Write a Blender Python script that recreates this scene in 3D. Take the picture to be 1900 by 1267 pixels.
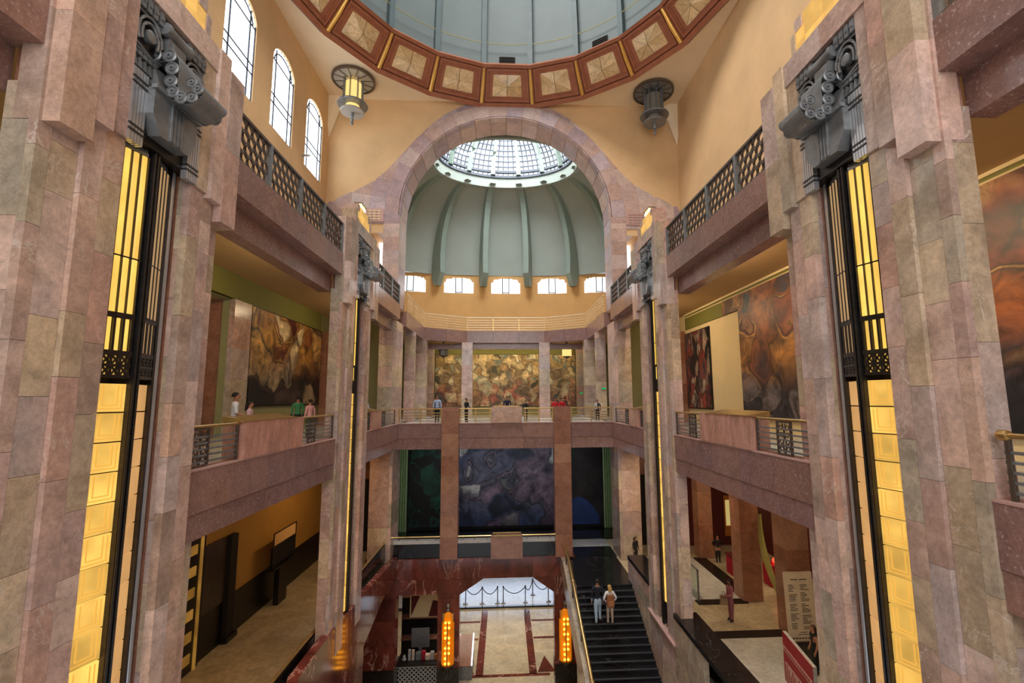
import bpy, math, random
from mathutils import Vector, Matrix

# ------------------------------------------------------------------ camera, sky, sun-less daylight, exposure
scn = bpy.context.scene
COL = scn.collection
for o in list(bpy.data.objects):
    bpy.data.objects.remove(o)
RND = random.Random(11)
PI = math.pi
XC = 0.15                       # centre line of the hall
YC = (8.99, 21.89)              # centres of the near and far pillars
H = 1.5

cd = bpy.data.cameras.new('camera'); cam = bpy.data.objects.new('camera', cd); COL.objects.link(cam)
yaw, pit, rol = .0528, .1238, -.0069
c_, s_, ct_, st_ = math.cos(yaw), math.sin(yaw), math.cos(pit), math.sin(pit)
F_ = Vector((s_*ct_, c_*ct_, st_)); R0_ = Vector((c_, -s_, 0)); U0_ = R0_.cross(F_)
R_ = math.cos(rol)*R0_ + math.sin(rol)*U0_; U_ = -math.sin(rol)*R0_ + math.cos(rol)*U0_
cam.matrix_world = Matrix(((R_.x, U_.x, -F_.x, 0), (R_.y, U_.y, -F_.y, 0), (R_.z, U_.z, -F_.z, H), (0, 0, 0, 1)))
cd.sensor_width = 36; cd.lens = 868.644/1900*36; cd.shift_x = -(981.24-950)/1900; cd.clip_end = 300; cd.clip_start = .05
scn.camera = cam

scn.view_settings.view_transform = 'Standard'
scn.view_settings.look = 'None'
scn.view_settings.gamma = 1
scn.view_settings.use_curve_mapping = False
scn.view_settings.exposure = 0.62

wd = bpy.data.worlds.new('World'); scn.world = wd; wd.use_nodes = True
bg = wd.node_tree.nodes['Background']
bg.inputs[0].default_value = (.86, .93, 1.0, 1); bg.inputs[1].default_value = .7

def area(name, loc, target, sx, sy, power, col, disk=False, spread=PI):
    l = bpy.data.lights.new(name, 'AREA'); l.energy = power; l.color = col
    l.shape = 'ELLIPSE' if disk else 'RECTANGLE'; l.size = sx; l.size_y = sy; l.spread = spread
    o = bpy.data.objects.new(name, l); COL.objects.link(o); o.location = loc
    d = Vector(target)-Vector(loc); o.rotation_euler = d.to_track_quat('-Z', 'Y').to_euler()
    return o
DAY = (.93, .97, 1.0); WARM = (1.0, .76, .46); AMB = (1.0, .62, .25)
# daylight through the glazed crown of the main dome; a broad fill light added unseen behind the visitor
area('dome_skylight', (-6, 15, 38), (4, 16.5, 3), 15, 15, 17500, (1, .96, .91), True)
area('rear_fill', (XC, -9, 12), (XC, 20, 4), 16, 14, 1500, (1, .95, .9))
area('apse_skylight', (XC, 39.5, 26.5), (XC, 40, 0), 9, 6, 2600, DAY, True)
# warm fill lights added out of sight behind the beams to brighten galleries and corridors
for sd in (-1, 1):
    for (y, p) in ((3, 120), (12.5, 150), (17.5, 150), (27, 120)):
        area('gallery_fill', (XC+sd*7.95, y, 6.75), (XC+sd*12, y, 3.2), 3.6, .25, p*(.75 if sd < 0 else 1.5), WARM)
    for (y, p) in ((15, 60), (27, 50)):
        area('corridor_fill', (XC+sd*8.3, y, -1.75), (XC+sd*11.5, y, -8), 3, .3, p*(1.9 if sd > 0 else 1.1), AMB if sd < 0 else WARM)
area('apse_fill', (XC, 44, 7.0), (XC, 47, 3), 12, .3, 170, WARM)  # added fill hidden behind the walkway beam, washing the far mural
area('landing_fill', (XC, 33.2, -1.75), (XC, 38, -6), 12, .3, 75, (.75, .85, 1))  # bluish fill added behind the end beam for the landing mural
area('lobby_daylight', (XC, 60, -9.5), (XC, 42, -16), 14, 5, 750, (.62, .76, 1))
area('lobby_fill', (XC, 38, -9.6), (XC, 38, -16), 10, 6, 420, (1, .9, .75))  # added fill under the lobby ceiling, out of view above the portal
area('side_room_lamp', (15, 24, -1.8), (14, 25, -8.5), 4, 6, 150, WARM)

# ------------------------------------------------------------------ helpers: colour and materials
def s2l(*c):
    return tuple(((v/255)/12.92 if v/255 <= .04045 else ((v/255+.055)/1.055)**2.4) for v in c)

class NT:
    def __init__(s, name):
        s.m = bpy.data.materials.new(name); s.m.use_nodes = True; s.t = s.m.node_tree
        s.b = s.t.nodes['Principled BSDF']; s.n = s.t.nodes; s.l = s.t.links
    def node(s, typ, **kw):
        n = s.n.new(typ)
        for k, v in kw.items():
            if k.startswith('i_'):
                n.inputs[int(k[2:]) if k[2:].isdigit() else k[2:]].default_value = v
            else: setattr(n, k, v)
        return n
    def link(s, a, b): s.l.new(a, b)
    def ramp(s, fac, stops, interp='LINEAR'):
        r = s.node('ShaderNodeValToRGB'); cr = r.color_ramp; cr.interpolation = interp
        while len(cr.elements) < len(stops): cr.elements.new(.5)
        for e, (p, c) in zip(cr.elements, stops): e.position = p; e.color = (*c, 1) if len(c) == 3 else c
        s.link(fac, r.inputs[0]); return r.outputs[0]
    def mix(s, a, b, fac, mode='MIX'):
        m = s.node('ShaderNodeMix', data_type='RGBA', blend_type=mode)
        for i, v in ((0, fac), (6, a), (7, b)):
            if hasattr(v, 'is_linked'): s.link(v, m.inputs[i])
            else: m.inputs[i].default_value = v if i == 0 else (*v, 1)
        return m.outputs[2]
    def pos(s, rnd=True, sc=(1, 1, 1)):
        g = s.node('ShaderNodeNewGeometry'); p = g.outputs['Position']
        if rnd:
            oi = s.node('ShaderNodeObjectInfo'); m = s.node('ShaderNodeMath', operation='MULTIPLY', i_1=53.0); s.link(oi.outputs['Random'], m.inputs[0])
            a = s.node('ShaderNodeVectorMath', operation='ADD'); s.link(p, a.inputs[0]); s.link(m.outputs[0], a.inputs[1]); p = a.outputs[0]
        if sc != (1, 1, 1):
            v = s.node('ShaderNodeVectorMath', operation='MULTIPLY', i_1=sc); s.link(p, v.inputs[0]); p = v.outputs[0]
        return p
    def noise(s, vec, scale, detail=4, rough=.55, dist=0):
        n = s.node('ShaderNodeTexNoise'); n.inputs['Scale'].default_value = scale; n.inputs['Detail'].default_value = detail
        n.inputs['Roughness'].default_value = rough; n.inputs['Distortion'].default_value = dist
        s.link(vec, n.inputs['Vector']); return n.outputs['Fac']
    def fin(s, color=None, rough=.5, metal=0, bump=None, bstr=.1, spec=None):
        if color is not None:
            if hasattr(color, 'is_linked'): s.link(color, s.b.inputs['Base Color'])
            else: s.b.inputs['Base Color'].default_value = (*color, 1)
        s.b.inputs['Roughness'].default_value = rough; s.b.inputs['Metallic'].default_value = metal
        if spec is not None: s.b.inputs['Specular IOR Level'].default_value = spec
        if bump is not None:
            b = s.node('ShaderNodeBump'); b.inputs['Strength'].default_value = bstr; b.inputs['Distance'].default_value = .02
            s.link(bump, b.inputs['Height']); s.link(b.outputs[0], s.b.inputs['Normal'])
        return s.m

def marble(name, tints, rough=.28, amount=.35, vein=None, vscale=.9, vw=.03, speck=None, stretch=(1, 1, 1), nscale=1.3, crack=.8):
    """polished stone: one tint per slab, clouds, fine veins and specks"""
    t = NT(name)
    oi = t.node('ShaderNodeObjectInfo')
    base = t.ramp(oi.outputs['Random'], [((i+.0)/len(tints), s2l(*c)) for i, c in enumerate(tints)], 'CONSTANT')
    p = t.pos(True, stretch)
    n1 = t.noise(p, nscale, 6, .62, .6)
    g = t.ramp(n1, [(.28, (1-amount,)*3), (.72, (1+amount*.9,)*3)])
    col = t.mix(base, g, 1.0, 'MULTIPLY')
    n3 = t.noise(p, nscale*7, 5, .7)
    col = t.mix(col, t.ramp(n3, [(.3, (.80,)*3), (.7, (1.16,)*3)]), 1.0, 'MULTIPLY')
    n5 = t.noise(t.pos(True), nscale*2.4, 6, .65, 2.4)
    col = t.mix(col, t.ramp(n5, [(.485, (1,)*3), (.5, (crack,)*3), (.515, (1,)*3)]), 1.0, 'MULTIPLY')
    n6 = t.noise(t.pos(True), nscale*.55, 3, .5)
    col = t.mix(col, t.ramp(n6, [(.35, (1.0, .96, .90)), (.65, (1.0, 1.01, 1.03))]), 1.0, 'MULTIPLY')
    if vein:
        n2 = t.noise(p, vscale, 5, .6, 1.6)
        f = t.ramp(n2, [(.5-vw, (0, 0, 0)), (.5, (1, 1, 1)), (.5+vw, (0, 0, 0))])
        n4 = t.noise(p, vscale*.6, 2)
        f2 = t.ramp(n4, [(.5, (0, 0, 0)), (.62, (1, 1, 1))])
        f = t.mix(f, f2, 1.0, 'MULTIPLY')
        sep = t.node('ShaderNodeSeparateColor'); t.link(f, sep.inputs[0])
        col = t.mix(col, s2l(*vein), sep.outputs[0])
    if speck:
        v = t.noise(t.pos(False), speck[1], 2, .6)
        f = t.ramp(v, [(.6, (0, 0, 0)), (.68, (1, 1, 1))])
        sep = t.node('ShaderNodeSeparateColor'); t.link(f, sep.inputs[0])
        col = t.mix(col, s2l(*speck[0]), sep.outputs[0])
    return t.fin(col, rough, 0, n3, .03)

def plain(name, c, rough=.6, metal=0, amount=.12, scale=1.5, bstr=.05, spec=None):
    t = NT(name); n = t.noise(t.pos(False), scale, 5, .6)
    col = t.mix(s2l(*c), t.ramp(n, [(.3, (1-amount,)*3), (.7, (1+amount,)*3)]), 1.0, 'MULTIPLY')
    return t.fin(col, rough, metal, n, bstr, spec)

def glow(name, c, strength, vary=.0, rough=.4, ridge=0):
    """a backlit pane, lamp or self-glowing gilding: it gives off light; vary dims some panes like failing tubes"""
    t = NT(name); lin = s2l(*c)
    t.fin(tuple(v*.35 for v in lin), rough)
    if vary:
        oi = t.node('ShaderNodeObjectInfo')
        n = t.noise(t.pos(True), 1.6, 2)
        r = t.ramp(oi.outputs['Random'], [(0, (1-vary,)*3), (.45, (1,)*3), (1, (1+vary*.6,)*3)])
        r2 = t.ramp(n, [(.3, (1-vary,)*3), (.65, (1.1,)*3)])
        e = t.mix(t.mix(lin, r, 1.0, 'MULTIPLY'), r2, 1.0, 'MULTIPLY')
        t.link(e, t.b.inputs['Emission Color'])
    else:
        t.b.inputs['Emission Color'].default_value = (*lin, 1)
    t.b.inputs['Emission Strength'].default_value = strength
    return t.m

def mural_mat(name, stops, scale=.35, dist=1.0, dark=.45, rough=.45, stretch=(1, 1, 1), seed=0, low=None, zsplit=(0, 1)):
    """generic painted panel: big soft forms, smaller broken strokes over them"""
    t = NT(name)
    g = t.node('ShaderNodeNewGeometry'); a = t.node('ShaderNodeVectorMath', operation='ADD', i_1=(seed*7.1, seed*3.3, seed*5.7)); t.link(g.outputs['Position'], a.inputs[0])
    v = t.node('ShaderNodeVectorMath', operation='MULTIPLY', i_1=stretch); t.link(a.outputs[0], v.inputs[0]); p = v.outputs[0]
    nz = t.node('ShaderNodeTexNoise'); nz.inputs['Scale'].default_value = scale*1.6; nz.inputs['Detail'].default_value = 2; t.link(p, nz.inputs['Vector'])
    w = t.node('ShaderNodeVectorMath', operation='MULTIPLY_ADD', i_1=(dist*1.6,)*3); t.link(nz.outputs['Color'], w.inputs[0]); t.link(p, w.inputs[2]); pw = w.outputs[0]
    vo = t.node('ShaderNodeTexVoronoi', feature='SMOOTH_F1'); vo.inputs['Scale'].default_value = scale*1.9; vo.inputs['Smoothness'].default_value = .35; t.link(pw, vo.inputs['Vector'])
    sep = t.node('ShaderNodeSeparateColor'); t.link(vo.outputs['Color'], sep.inputs[0])
    n = t.noise(pw, scale*1.2, 3, .5, .4)
    ad = t.node('ShaderNodeMath', operation='MULTIPLY_ADD', i_1=.6); t.link(sep.outputs[0], ad.inputs[0])
    sc2 = t.node('ShaderNodeMath', operation='MULTIPLY', i_1=.42); t.link(n, sc2.inputs[0]); t.link(sc2.outputs[0], ad.inputs[2])
    col = t.ramp(ad.outputs[0], [(q, s2l(*c)) for q, c in stops])
    if low:
        col2 = t.ramp(ad.outputs[0], [(q, s2l(*c)) for q, c in low])
        sx = t.node('ShaderNodeSeparateXYZ'); t.link(pw, sx.inputs[0])
        mr = t.node('ShaderNodeMapRange'); mr.inputs[1].default_value = zsplit[0]; mr.inputs[2].default_value = zsplit[1]; t.link(sx.outputs[2], mr.inputs[0])
        col = t.mix(col2, col, mr.outputs[0])
    d = t.ramp(vo.outputs['Distance'], [(0, (1.35,)*3), (.55, (1,)*3), (1.0, (dark,)*3)])
    col = t.mix(col, d, 1.0, 'MULTIPLY')
    n2 = t.noise(pw, scale*6, 4, .6, .8)
    col = t.mix(col, t.ramp(n2, [(.3, (dark,)*3), (.5, (1,)*3), (.7, (1.5,)*3)]), 1.0, 'MULTIPLY')
    return t.fin(col, rough)

# ------------------------------------------------------------------ helpers: meshes and objects
class MB:
    def __init__(s): s.v = []; s.f = []; s.sm = False
    def box(s, x0, x1, y0, y1, z0, z1):
        i = len(s.v)
        if x0 > x1: x0, x1 = x1, x0
        if y0 > y1: y0, y1 = y1, y0
        if z0 > z1: z0, z1 = z1, z0
        s.v += [(x0,y0,z0),(x1,y0,z0),(x1,y1,z0),(x0,y1,z0),(x0,y0,z1),(x1,y0,z1),(x1,y1,z1),(x0,y1,z1)]
        s.f += [(i,i+3,i+2,i+1),(i+4,i+5,i+6,i+7),(i,i+1,i+5,i+4),(i+1,i+2,i+6,i+5),(i+2,i+3,i+7,i+6),(i+3,i,i+4,i+7)]
        return s
    def prism(s, poly, ax, a0, a1):
        """poly: 2D points; ax 'x': (y,z), 'y': (x,z), 'z': (x,y)"""
        i = len(s.v); n = len(poly)
        def P(p, a): return {'x': (a, p[0], p[1]), 'y': (p[0], a, p[1]), 'z': (p[0], p[1], a)}[ax]
        s.v += [P(p, a0) for p in poly]+[P(p, a1) for p in poly]
        s.f += [tuple(range(i, i+n)), tuple(range(i+2*n-1, i+n-1, -1))]
        s.f += [(i+k, i+n+k, i+n+(k+1) % n, i+(k+1) % n) for k in range(n)]
        return s
    def hexa(s, a, b):
        """two matching quads -> solid"""
        i = len(s.v); n = len(a); s.v += [tuple(p) for p in a]+[tuple(p) for p in b]
        s.f += [tuple(range(i, i+n)), tuple(range(i+2*n-1, i+n-1, -1))]
        s.f += [(i+k, i+n+k, i+n+(k+1) % n, i+(k+1) % n) for k in range(n)]
        return s
    def tube(s, path, r, n=6, closed=False):
        path = [Vector(p) for p in path]; m = len(path); i = len(s.v)
        for k, p in enumerate(path):
            if closed: d = path[(k+1) % m]-path[k-1]
            else: d = path[min(k+1, m-1)]-path[max(k-1, 0)]
            d.normalize(); up = Vector((0, 0, 1)) if abs(d.z) < .9 else Vector((1, 0, 0))
            a = d.cross(up).normalized(); b = a.cross(d)
            rr = r[k] if isinstance(r, (list, tuple)) else r
            for j in range(n):
                t = 2*PI*j/n+PI/n; q = p+a*math.cos(t)*rr+b*math.sin(t)*rr; s.v.append(tuple(q))
        for k in range(m if closed else m-1):
            k2 = (k+1) % m
            for j in range(n): s.f.append((i+k*n+j, i+k*n+(j+1) % n, i+k2*n+(j+1) % n, i+k2*n+j))
        if not closed: s.f += [tuple(range(i+n-1, i-1, -1)), tuple(range(i+(m-1)*n, i+m*n))]
        return s
    def lathe(s, prof, c, n=20, ax='z', closed=True):
        """prof: (r, h) pairs along the axis"""
        i = len(s.v); m = len(prof)
        for r, h in prof:
            for j in range(n):
                t = 2*PI*j/n; a, b = r*math.cos(t), r*math.sin(t)
                s.v.append({'z': (c[0]+a, c[1]+b, c[2]+h), 'x': (c[0]+h, c[1]+a, c[2]+b), 'y': (c[0]+a, c[1]+h, c[2]+b)}[ax])
        for k in range(m-1):
            for j in range(n): s.f.append((i+k*n+j, i+k*n+(j+1) % n, i+(k+1)*n+(j+1) % n, i+(k+1)*n+j))
        if closed: s.f += [tuple(range(i+n-1, i-1, -1)), tuple(range(i+(m-1)*n, i+m*n))]
        return s
    def ball(s, c, rx, ry=None, rz=None, n=10, m=7):
        ry = ry or rx; rz = rz or rx; i = len(s.v)
        for k in range(m+1):
            a = -PI/2+PI*k/m
            for j in range(n): t = 2*PI*j/n; s.v.append((c[0]+rx*math.cos(a)*math.cos(t), c[1]+ry*math.cos(a)*math.sin(t), c[2]+rz*math.sin(a)))
        for k in range(m):
            for j in range(n): s.f.append((i+k*n+j, i+k*n+(j+1) % n, i+(k+1)*n+(j+1) % n, i+(k+1)*n+j))
        return s
    def grid(s, rows):
        i = len(s.v); m = len(rows); n = len(rows[0])
        for r in rows: s.v += [tuple(p) for p in r]
        for a in range(m-1):
            for b in range(n-1): s.f.append((i+a*n+b, i+a*n+b+1, i+(a+1)*n+b+1, i+(a+1)*n+b))
        return s
    def mesh(s, name, mat, smooth=None):
        me = bpy.data.meshes.new(name); me.from_pydata(s.v, [], s.f)
        me.validate()
        import bmesh as _b
        bm = _b.new(); bm.from_mesh(me); _b.ops.recalc_face_normals(bm, faces=bm.faces); bm.to_mesh(me); bm.free()
        if mat: me.materials.append(mat)
        if smooth if smooth is not None else s.sm:
            me.polygons.foreach_set('use_smooth', [True]*len(me.polygons))
            try: me.set_sharp_from_angle(angle=math.radians(38))
            except Exception: pass
        return me

WM = {}
def reg(o, parent):
    """keeps the child's own numbers in world space"""
    COL.objects.link(o)
    if parent is not None:
        o.parent = parent; o.matrix_parent_inverse = WM[parent].inverted()
    loc = Matrix.Translation(o.location) @ o.rotation_euler.to_matrix().to_4x4() @ Matrix.Diagonal((*o.scale, 1))
    WM[o] = loc
    return o
def ob(name, mb, mat, parent=None, smooth=None, loc=None, rot=None):
    me = mb if isinstance(mb, bpy.types.Mesh) else mb.mesh(name, mat, smooth)
    o = bpy.data.objects.new(name, me)
    if loc: o.location = loc
    if rot: o.rotation_euler = rot
    return reg(o, parent)
def tag(o, label=None, cat=None, group=None, kind=None):
    if label: o['label'] = label
    if cat: o['category'] = cat
    if group: o['group'] = group
    if kind: o['kind'] = kind
    return o
def thing(name, label, cat, loc=(0, 0, 0), group=None, kind=None):
    o = bpy.data.objects.new(name, None); o.location = loc; o.empty_display_size = .2
    reg(o, None); return tag(o, label, cat, group, kind)
def st(name, mb, mat, parent=None, smooth=None, label=None):
    o = ob(name, mb, mat, parent, smooth)
    if parent is None: tag(o, label, None, None, 'structure')
    return o
UNIT = {}
def slab(parent, x0, x1, y0, y1, z0, z1, mat, name='slab', gap=.006):
    """one stone: a shared unit block, scaled, with an open joint round it"""
    if mat not in UNIT: UNIT[mat] = MB().box(-.5, .5, -.5, .5, -.5, .5).mesh('slab', mat)
    o = bpy.data.objects.new(name, UNIT[mat])
    o.location = ((x0+x1)/2, (y0+y1)/2, (z0+z1)/2)
    o.scale = (max(abs(x1-x0)-gap, .004), max(abs(y1-y0)-gap, .004), max(abs(z1-z0)-gap, .004))
    return reg(o, parent)
def X(sd, u): return XC+sd*u
def courses(z0, z1, lo, hi):
    zs = [z0]
    while zs[-1] < z1-hi: zs.append(zs[-1]+RND.uniform(lo, hi))
    if z1-zs[-1] > hi*.75: zs.append((z1+zs[-1])/2)
    zs.append(z1); return zs

# ------------------------------------------------------------------ materials
PINKS = [(199,171,160),(207,175,164),(191,171,148),(214,189,179),(198,178,172),(180,156,143),(202,165,152),(184,171,154),(217,187,175),(191,162,154),(202,170,153),(213,192,166),(192,173,168),(199,178,155)]
M = {}
M['marble'] = marble('pillar_marble', PINKS, .2, .34, (216,202,190), .8, .012, crack=.72)
M['lilac'] = marble('arch_marble', [(190,164,158),(176,152,154),(196,176,172),(184,156,148),(170,148,152),(188,170,176),(200,176,166)], .32, .22)
M['granite'] = marble('red_granite', [(150,116,108),(142,110,104),(156,120,110),(146,114,110)], .22, .2, None, speck=((176,150,146), 16), nscale=2.2)
M['coping'] = plain('pink_coping', (196,158,150), .3)
M['pedestal'] = marble('red_veined_marble', [(200,152,136),(194,144,128),(204,158,144)], .25, .34, (206,160,146), 1.2, .03, stretch=(1, 1, .35), nscale=2.4)
M['red'] = marble('dark_red_marble', [(106,50,42),(98,46,38),(112,56,46)], .1, .55, (186,140,126), .45, .02, stretch=(1, 1, .6), nscale=1.1)
M['brownmarble'] = marble('brown_marble', [(160,112,90),(172,128,104),(150,104,84),(166,124,108)], .25, .25)
M['nosing'] = plain('sheen_black_stone', (64,64,68), .3)  # lighter grey paints the shine along the step edges
M['black'] = marble('black_marble', [(20,20,22),(25,24,26)], .16, .35, (84,84,86), .7, .01)
M['darkstone'] = marble('dark_brown_marble', [(64,52,42),(72,58,46)], .3, .3)
M['white'] = marble('white_marble', [(196,196,196),(186,188,190)], .2, .12)
M['floor_cream'] = marble('cream_floor_marble', [(198,180,150),(190,174,144)], .22, .25, nscale=.7)
M['floor_grey'] = marble('pale_floor_marble', [(212,212,208),(202,204,202)], .18, .2, nscale=.8)
M['ochre'] = plain('ochre_plaster', (222,180,122), .8, 0, .08, .6)
M['tan'] = plain('tan_plaster', (218,182,136), .8, 0, .08, .6)
M['farwall'] = plain('deep_ochre_plaster', (200,156,98), .8, 0, .08, .6)
M['cream'] = plain('cream_plaster', (226,206,160), .8, 0, .06, .6)
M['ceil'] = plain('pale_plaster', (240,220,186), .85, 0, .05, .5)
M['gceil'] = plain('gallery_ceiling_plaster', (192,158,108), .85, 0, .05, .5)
M['green'] = plain('olive_paint', (118,116,52), .7, 0, .06, .6)
M['wallgreen'] = plain('sage_paint', (150,146,100), .8, 0, .06)
M['amberwall'] = plain('amber_plaster', (178,134,64), .8, 0, .1, .6)
M['redwall'] = plain('oxblood_paint', (86,22,18), .7, 0, .1)
M['dado'] = plain('black_dado', (18,16,15), .35, 0, .1)
M['dark'] = plain('dark_recess', (26,20,16), .8)
M['bronze'] = plain('dark_bronze', (74,72,72), .34, .85, .2, 6)
M['palebar'] = plain('pale_brass_bar', (236,220,188), .3, .3, .06, 4)
M['iron'] = plain('grille_iron', (104,94,86), .4, .6, .15, 8)
M['steel'] = plain('mask_steel', (128,132,136), .32, .35, .22, 5)
M['steeldark'] = plain('mask_dark_steel', (58,60,62), .35, .35, .2, 5)
M['chrome'] = plain('bright_steel', (190,194,200), .22, .6, .06, 5)
M['brass'] = plain('brass', (196,164,108), .28, .8, .1, 6)
M['gold'] = plain('gold_leaf', (226,178,92), .3, .5, .12, 6)
M['copper'] = plain('copper_brown', (158,96,68), .45, .1, .14, 2)
M['onyxpanel'] = marble('onyx_panel', [(232,204,158),(212,180,130),(238,212,170),(222,192,144)], .3, .25, (120,80,44), 1.6, .015, nscale=2)
M['dome'] = plain('grey_green_paint', (94,106,107), .6, 0, .06, .8)
M['domerib'] = plain('rib_paint', (74,90,94), .55, 0, .06, .8)
M['apse'] = plain('vault_paint', (140,148,140), .65, 0, .06, .5)
M['apserib'] = plain('vault_rib_paint', (122,136,126), .6, 0, .06, .5)
M['curtain'] = plain('green_curtain', (140,164,116), .8, 0, .12, 3)
M['wood'] = plain('orange_wood', (186,116,52), .4, 0, .15, 3)
M['paper'] = plain('poster_paper', (222,202,176), .7)
M['ink'] = plain('print_ink', (92,82,72), .8)
M['redcloth'] = plain('red_board', (168,20,46), .6)
M['pinkprint'] = plain('pale_pink_print', (214,176,170), .7)
M['banner'] = plain('yellow_green_cloth', (150,142,76), .7, 0, .12, 2)
M['lead'] = plain('window_lead', (40,48,60), .6)
M['frost'] = plain('frosted_glass', (168,166,160), .25, 0, .06)
M['navyrope'] = plain('navy_rope', (30,34,52), .6)
M['amber'] = glow('amber_glass', (250,198,96), .62, .34)
M['amberdim'] = glow('amber_glass_dim', (232,176,110), .42, .12)
M['ridge'] = glow('amber_glass_moulding', (246,186,82), .52)
M['tube'] = glow('amber_tube', (255,204,94), .68, .2)
M['tubefar'] = glow('amber_tube_dim', (220,178,124), .3, .1)
M['onyx'] = glow('lit_onyx', (250,196,104), .45, .25)
M['bulb'] = glow('lamp_bulb', (255,214,140), 9)
M['bulbamber'] = glow('amber_bulb', (255,170,40), 7)
M['scglass'] = glow('sconce_glass', (255,140,10), .34, .3)
M['window'] = glow('daylit_window_glass', (244,250,255), 2.6)
M['window2'] = glow('daylit_lunette_glass', (250,252,255), 1.5)
M['skylight'] = glow('daylit_skylight_glass', (240,248,255), .7)
M['gilt'] = glow('self_glow_gilt', (236,176,80), .14, .5)  # gilding with a faint glow put into the colour
M['piclight'] = glow('lit_picture', (250,224,140), .3)
M['exit'] = glow('green_exit_lamp', (40,190,110), .5)
M['redlamp'] = glow('red_lamp', (255,60,40), 2)
M['lampglass'] = glow('lamp_glass', (255,214,130), .7)
M['lampglassoff'] = plain('lamp_glass_unlit', (120,118,110), .3)
M['screen'] = glow('white_light_strip', (235,240,255), 1.5)
# ------------------------------------------------------------------ the shell: floors, ceilings, walls
Y0, YE = -7.0, 30.5
for sd in (-1, 1):
    uo = 12.05 if sd < 0 else 20
    st('floor', MB().box(X(sd,7.42), X(sd,12.05), Y0, YE, 7.3, 7.66), M['white'], label='stone floor of the upper gallery')
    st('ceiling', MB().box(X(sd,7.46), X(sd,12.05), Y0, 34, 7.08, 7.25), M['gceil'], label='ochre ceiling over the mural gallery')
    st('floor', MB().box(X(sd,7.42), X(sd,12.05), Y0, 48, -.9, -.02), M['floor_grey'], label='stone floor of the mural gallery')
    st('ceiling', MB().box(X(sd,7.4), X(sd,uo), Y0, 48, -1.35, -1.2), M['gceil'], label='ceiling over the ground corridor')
st('floor', MB().box(X(-1,12.05), X(-1,6.98), Y0, 38.5, -9.0, -8.5), M['floor_cream'], label='pale stone floor of the left corridor')
st('floor', MB().box(X(1,7.0), X(1,20), Y0, 38.5, -9.0, -8.52), M['floor_cream'], label='stone floor of the right corridor')
# left wall: three storeys
st('wall_left', MB().box(X(-1,12.05), X(-1,12.45), Y0, 34, -6.8, -1.2), M['amberwall'], label='amber plaster wall of the ground corridor')
st('baseboard_left', MB().box(X(-1,12.0), X(-1,12.45), Y0, 34, -8.5, -6.8), M['dado'], label='black polished dado along the left corridor')
lw = st('wall_left', MB().box(X(-1,12.05), X(-1,12.45), Y0, 17.2, -.02, 7.1).box(X(-1,12.05), X(-1,12.45), 20.8, 34, -.02, 7.1).box(X(-1,12.05), X(-1,12.45), 17.2, 20.8, 5.95, 7.1), M['wallgreen'], label='sage wall of the left mural gallery')
st('trim_1', MB().box(X(-1,11.95), X(-1,12.06), Y0, YE, 6.0, 7.08), M['green'], label='olive painted frieze over the left mural')
WINS = [(2.1,4.6),(6.3,8.8),(10.45,12.95),(14.6,17.1),(18.75,21.2),(22.85,25.3),(27.0,29.45)]
uw = MB(); prev = Y0
for a, b in WINS:
    uw.box(X(-1,12.05), X(-1,12.6), prev, a, 7.3, 22.3); prev = b
    uw.box(X(-1,12.05), X(-1,12.6), a, b, 7.3, 15.5)
    top = [(a, 22.3)]; m = (a+b)/2; hw = (b-a)/2
    for k in range(13):
        t = PI-PI*k/12; top.append((m+hw*math.cos(t), 19.35+.85*math.sin(t)))
    top.append((b, 22.3)); uw.prism(top, 'x', X(-1,12.05), X(-1,12.6))
uw.box(X(-1,12.05), X(-1,12.6), prev, YE+.1, 7.3, 22.3)
st('wall_left', uw, M['tan'], label='tan plaster wall with the tall arched windows')
for wi, (a, b) in enumerate(WINS[3:]):
    m = (a+b)/2; hw = (b-a)/2; x = X(-1,12.16)
    arc = [(m+hw*math.cos(PI*k/12), 19.35+.85*math.sin(PI*k/12)) for k in range(13)]
    win = st('window_%d' % (wi+1), MB().prism([(a,15.5),(b,15.5)]+arc, 'x', x, x-.05), M['window'],
             label='tall arched leaded window in the left wall' )
    ld = MB()
    for q in (.18, .82): ld.box(x+.01, x+.05, a+(b-a)*q-.03, a+(b-a)*q+.03, 15.5, 19.9)
    for z in (16.9, 17.35, 19.25): ld.box(x+.01, x+.05, a, b, z-.03, z+.03)
    for k in range(12):
        p, q = arc[k], arc[k+1]; s2 = .8
        ld.tube([(x+.03, m+(p[0]-m)*s2, 19.3+(p[1]-19.35)*.75), (x+.03, m+(q[0]-m)*s2, 19.3+(q[1]-19.35)*.75)], .035, 4)
    for k in range(2, 11, 1):
        t = PI*k/12; ld.tube([(x+.03, m+hw*.8*math.cos(t), 19.3+.64*math.sin(t)), (x+.03, m+hw*math.cos(t), 19.35+.85*math.sin(t))], .014, 4)
    for k in range(40):                         # small lead knots along the bars
        z = 15.6+k*.105
        for q in (.18, .82): ld.box(x+.0, x+.06, a+(b-a)*q-.035, a+(b-a)*q+.035, z-.018, z+.018)
    ob('leading', ld, M['lead'], win)
    fr = MB().box(x-.02, x+.06, a-.02, a+.03, 15.5, 19.4).box(x-.02, x+.06, b-.03, b+.02, 15.5, 19.4).box(x-.02, x+.1, a, b, 15.45, 15.53)
    ob('window_frame', fr, M['lead'], win)
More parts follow.
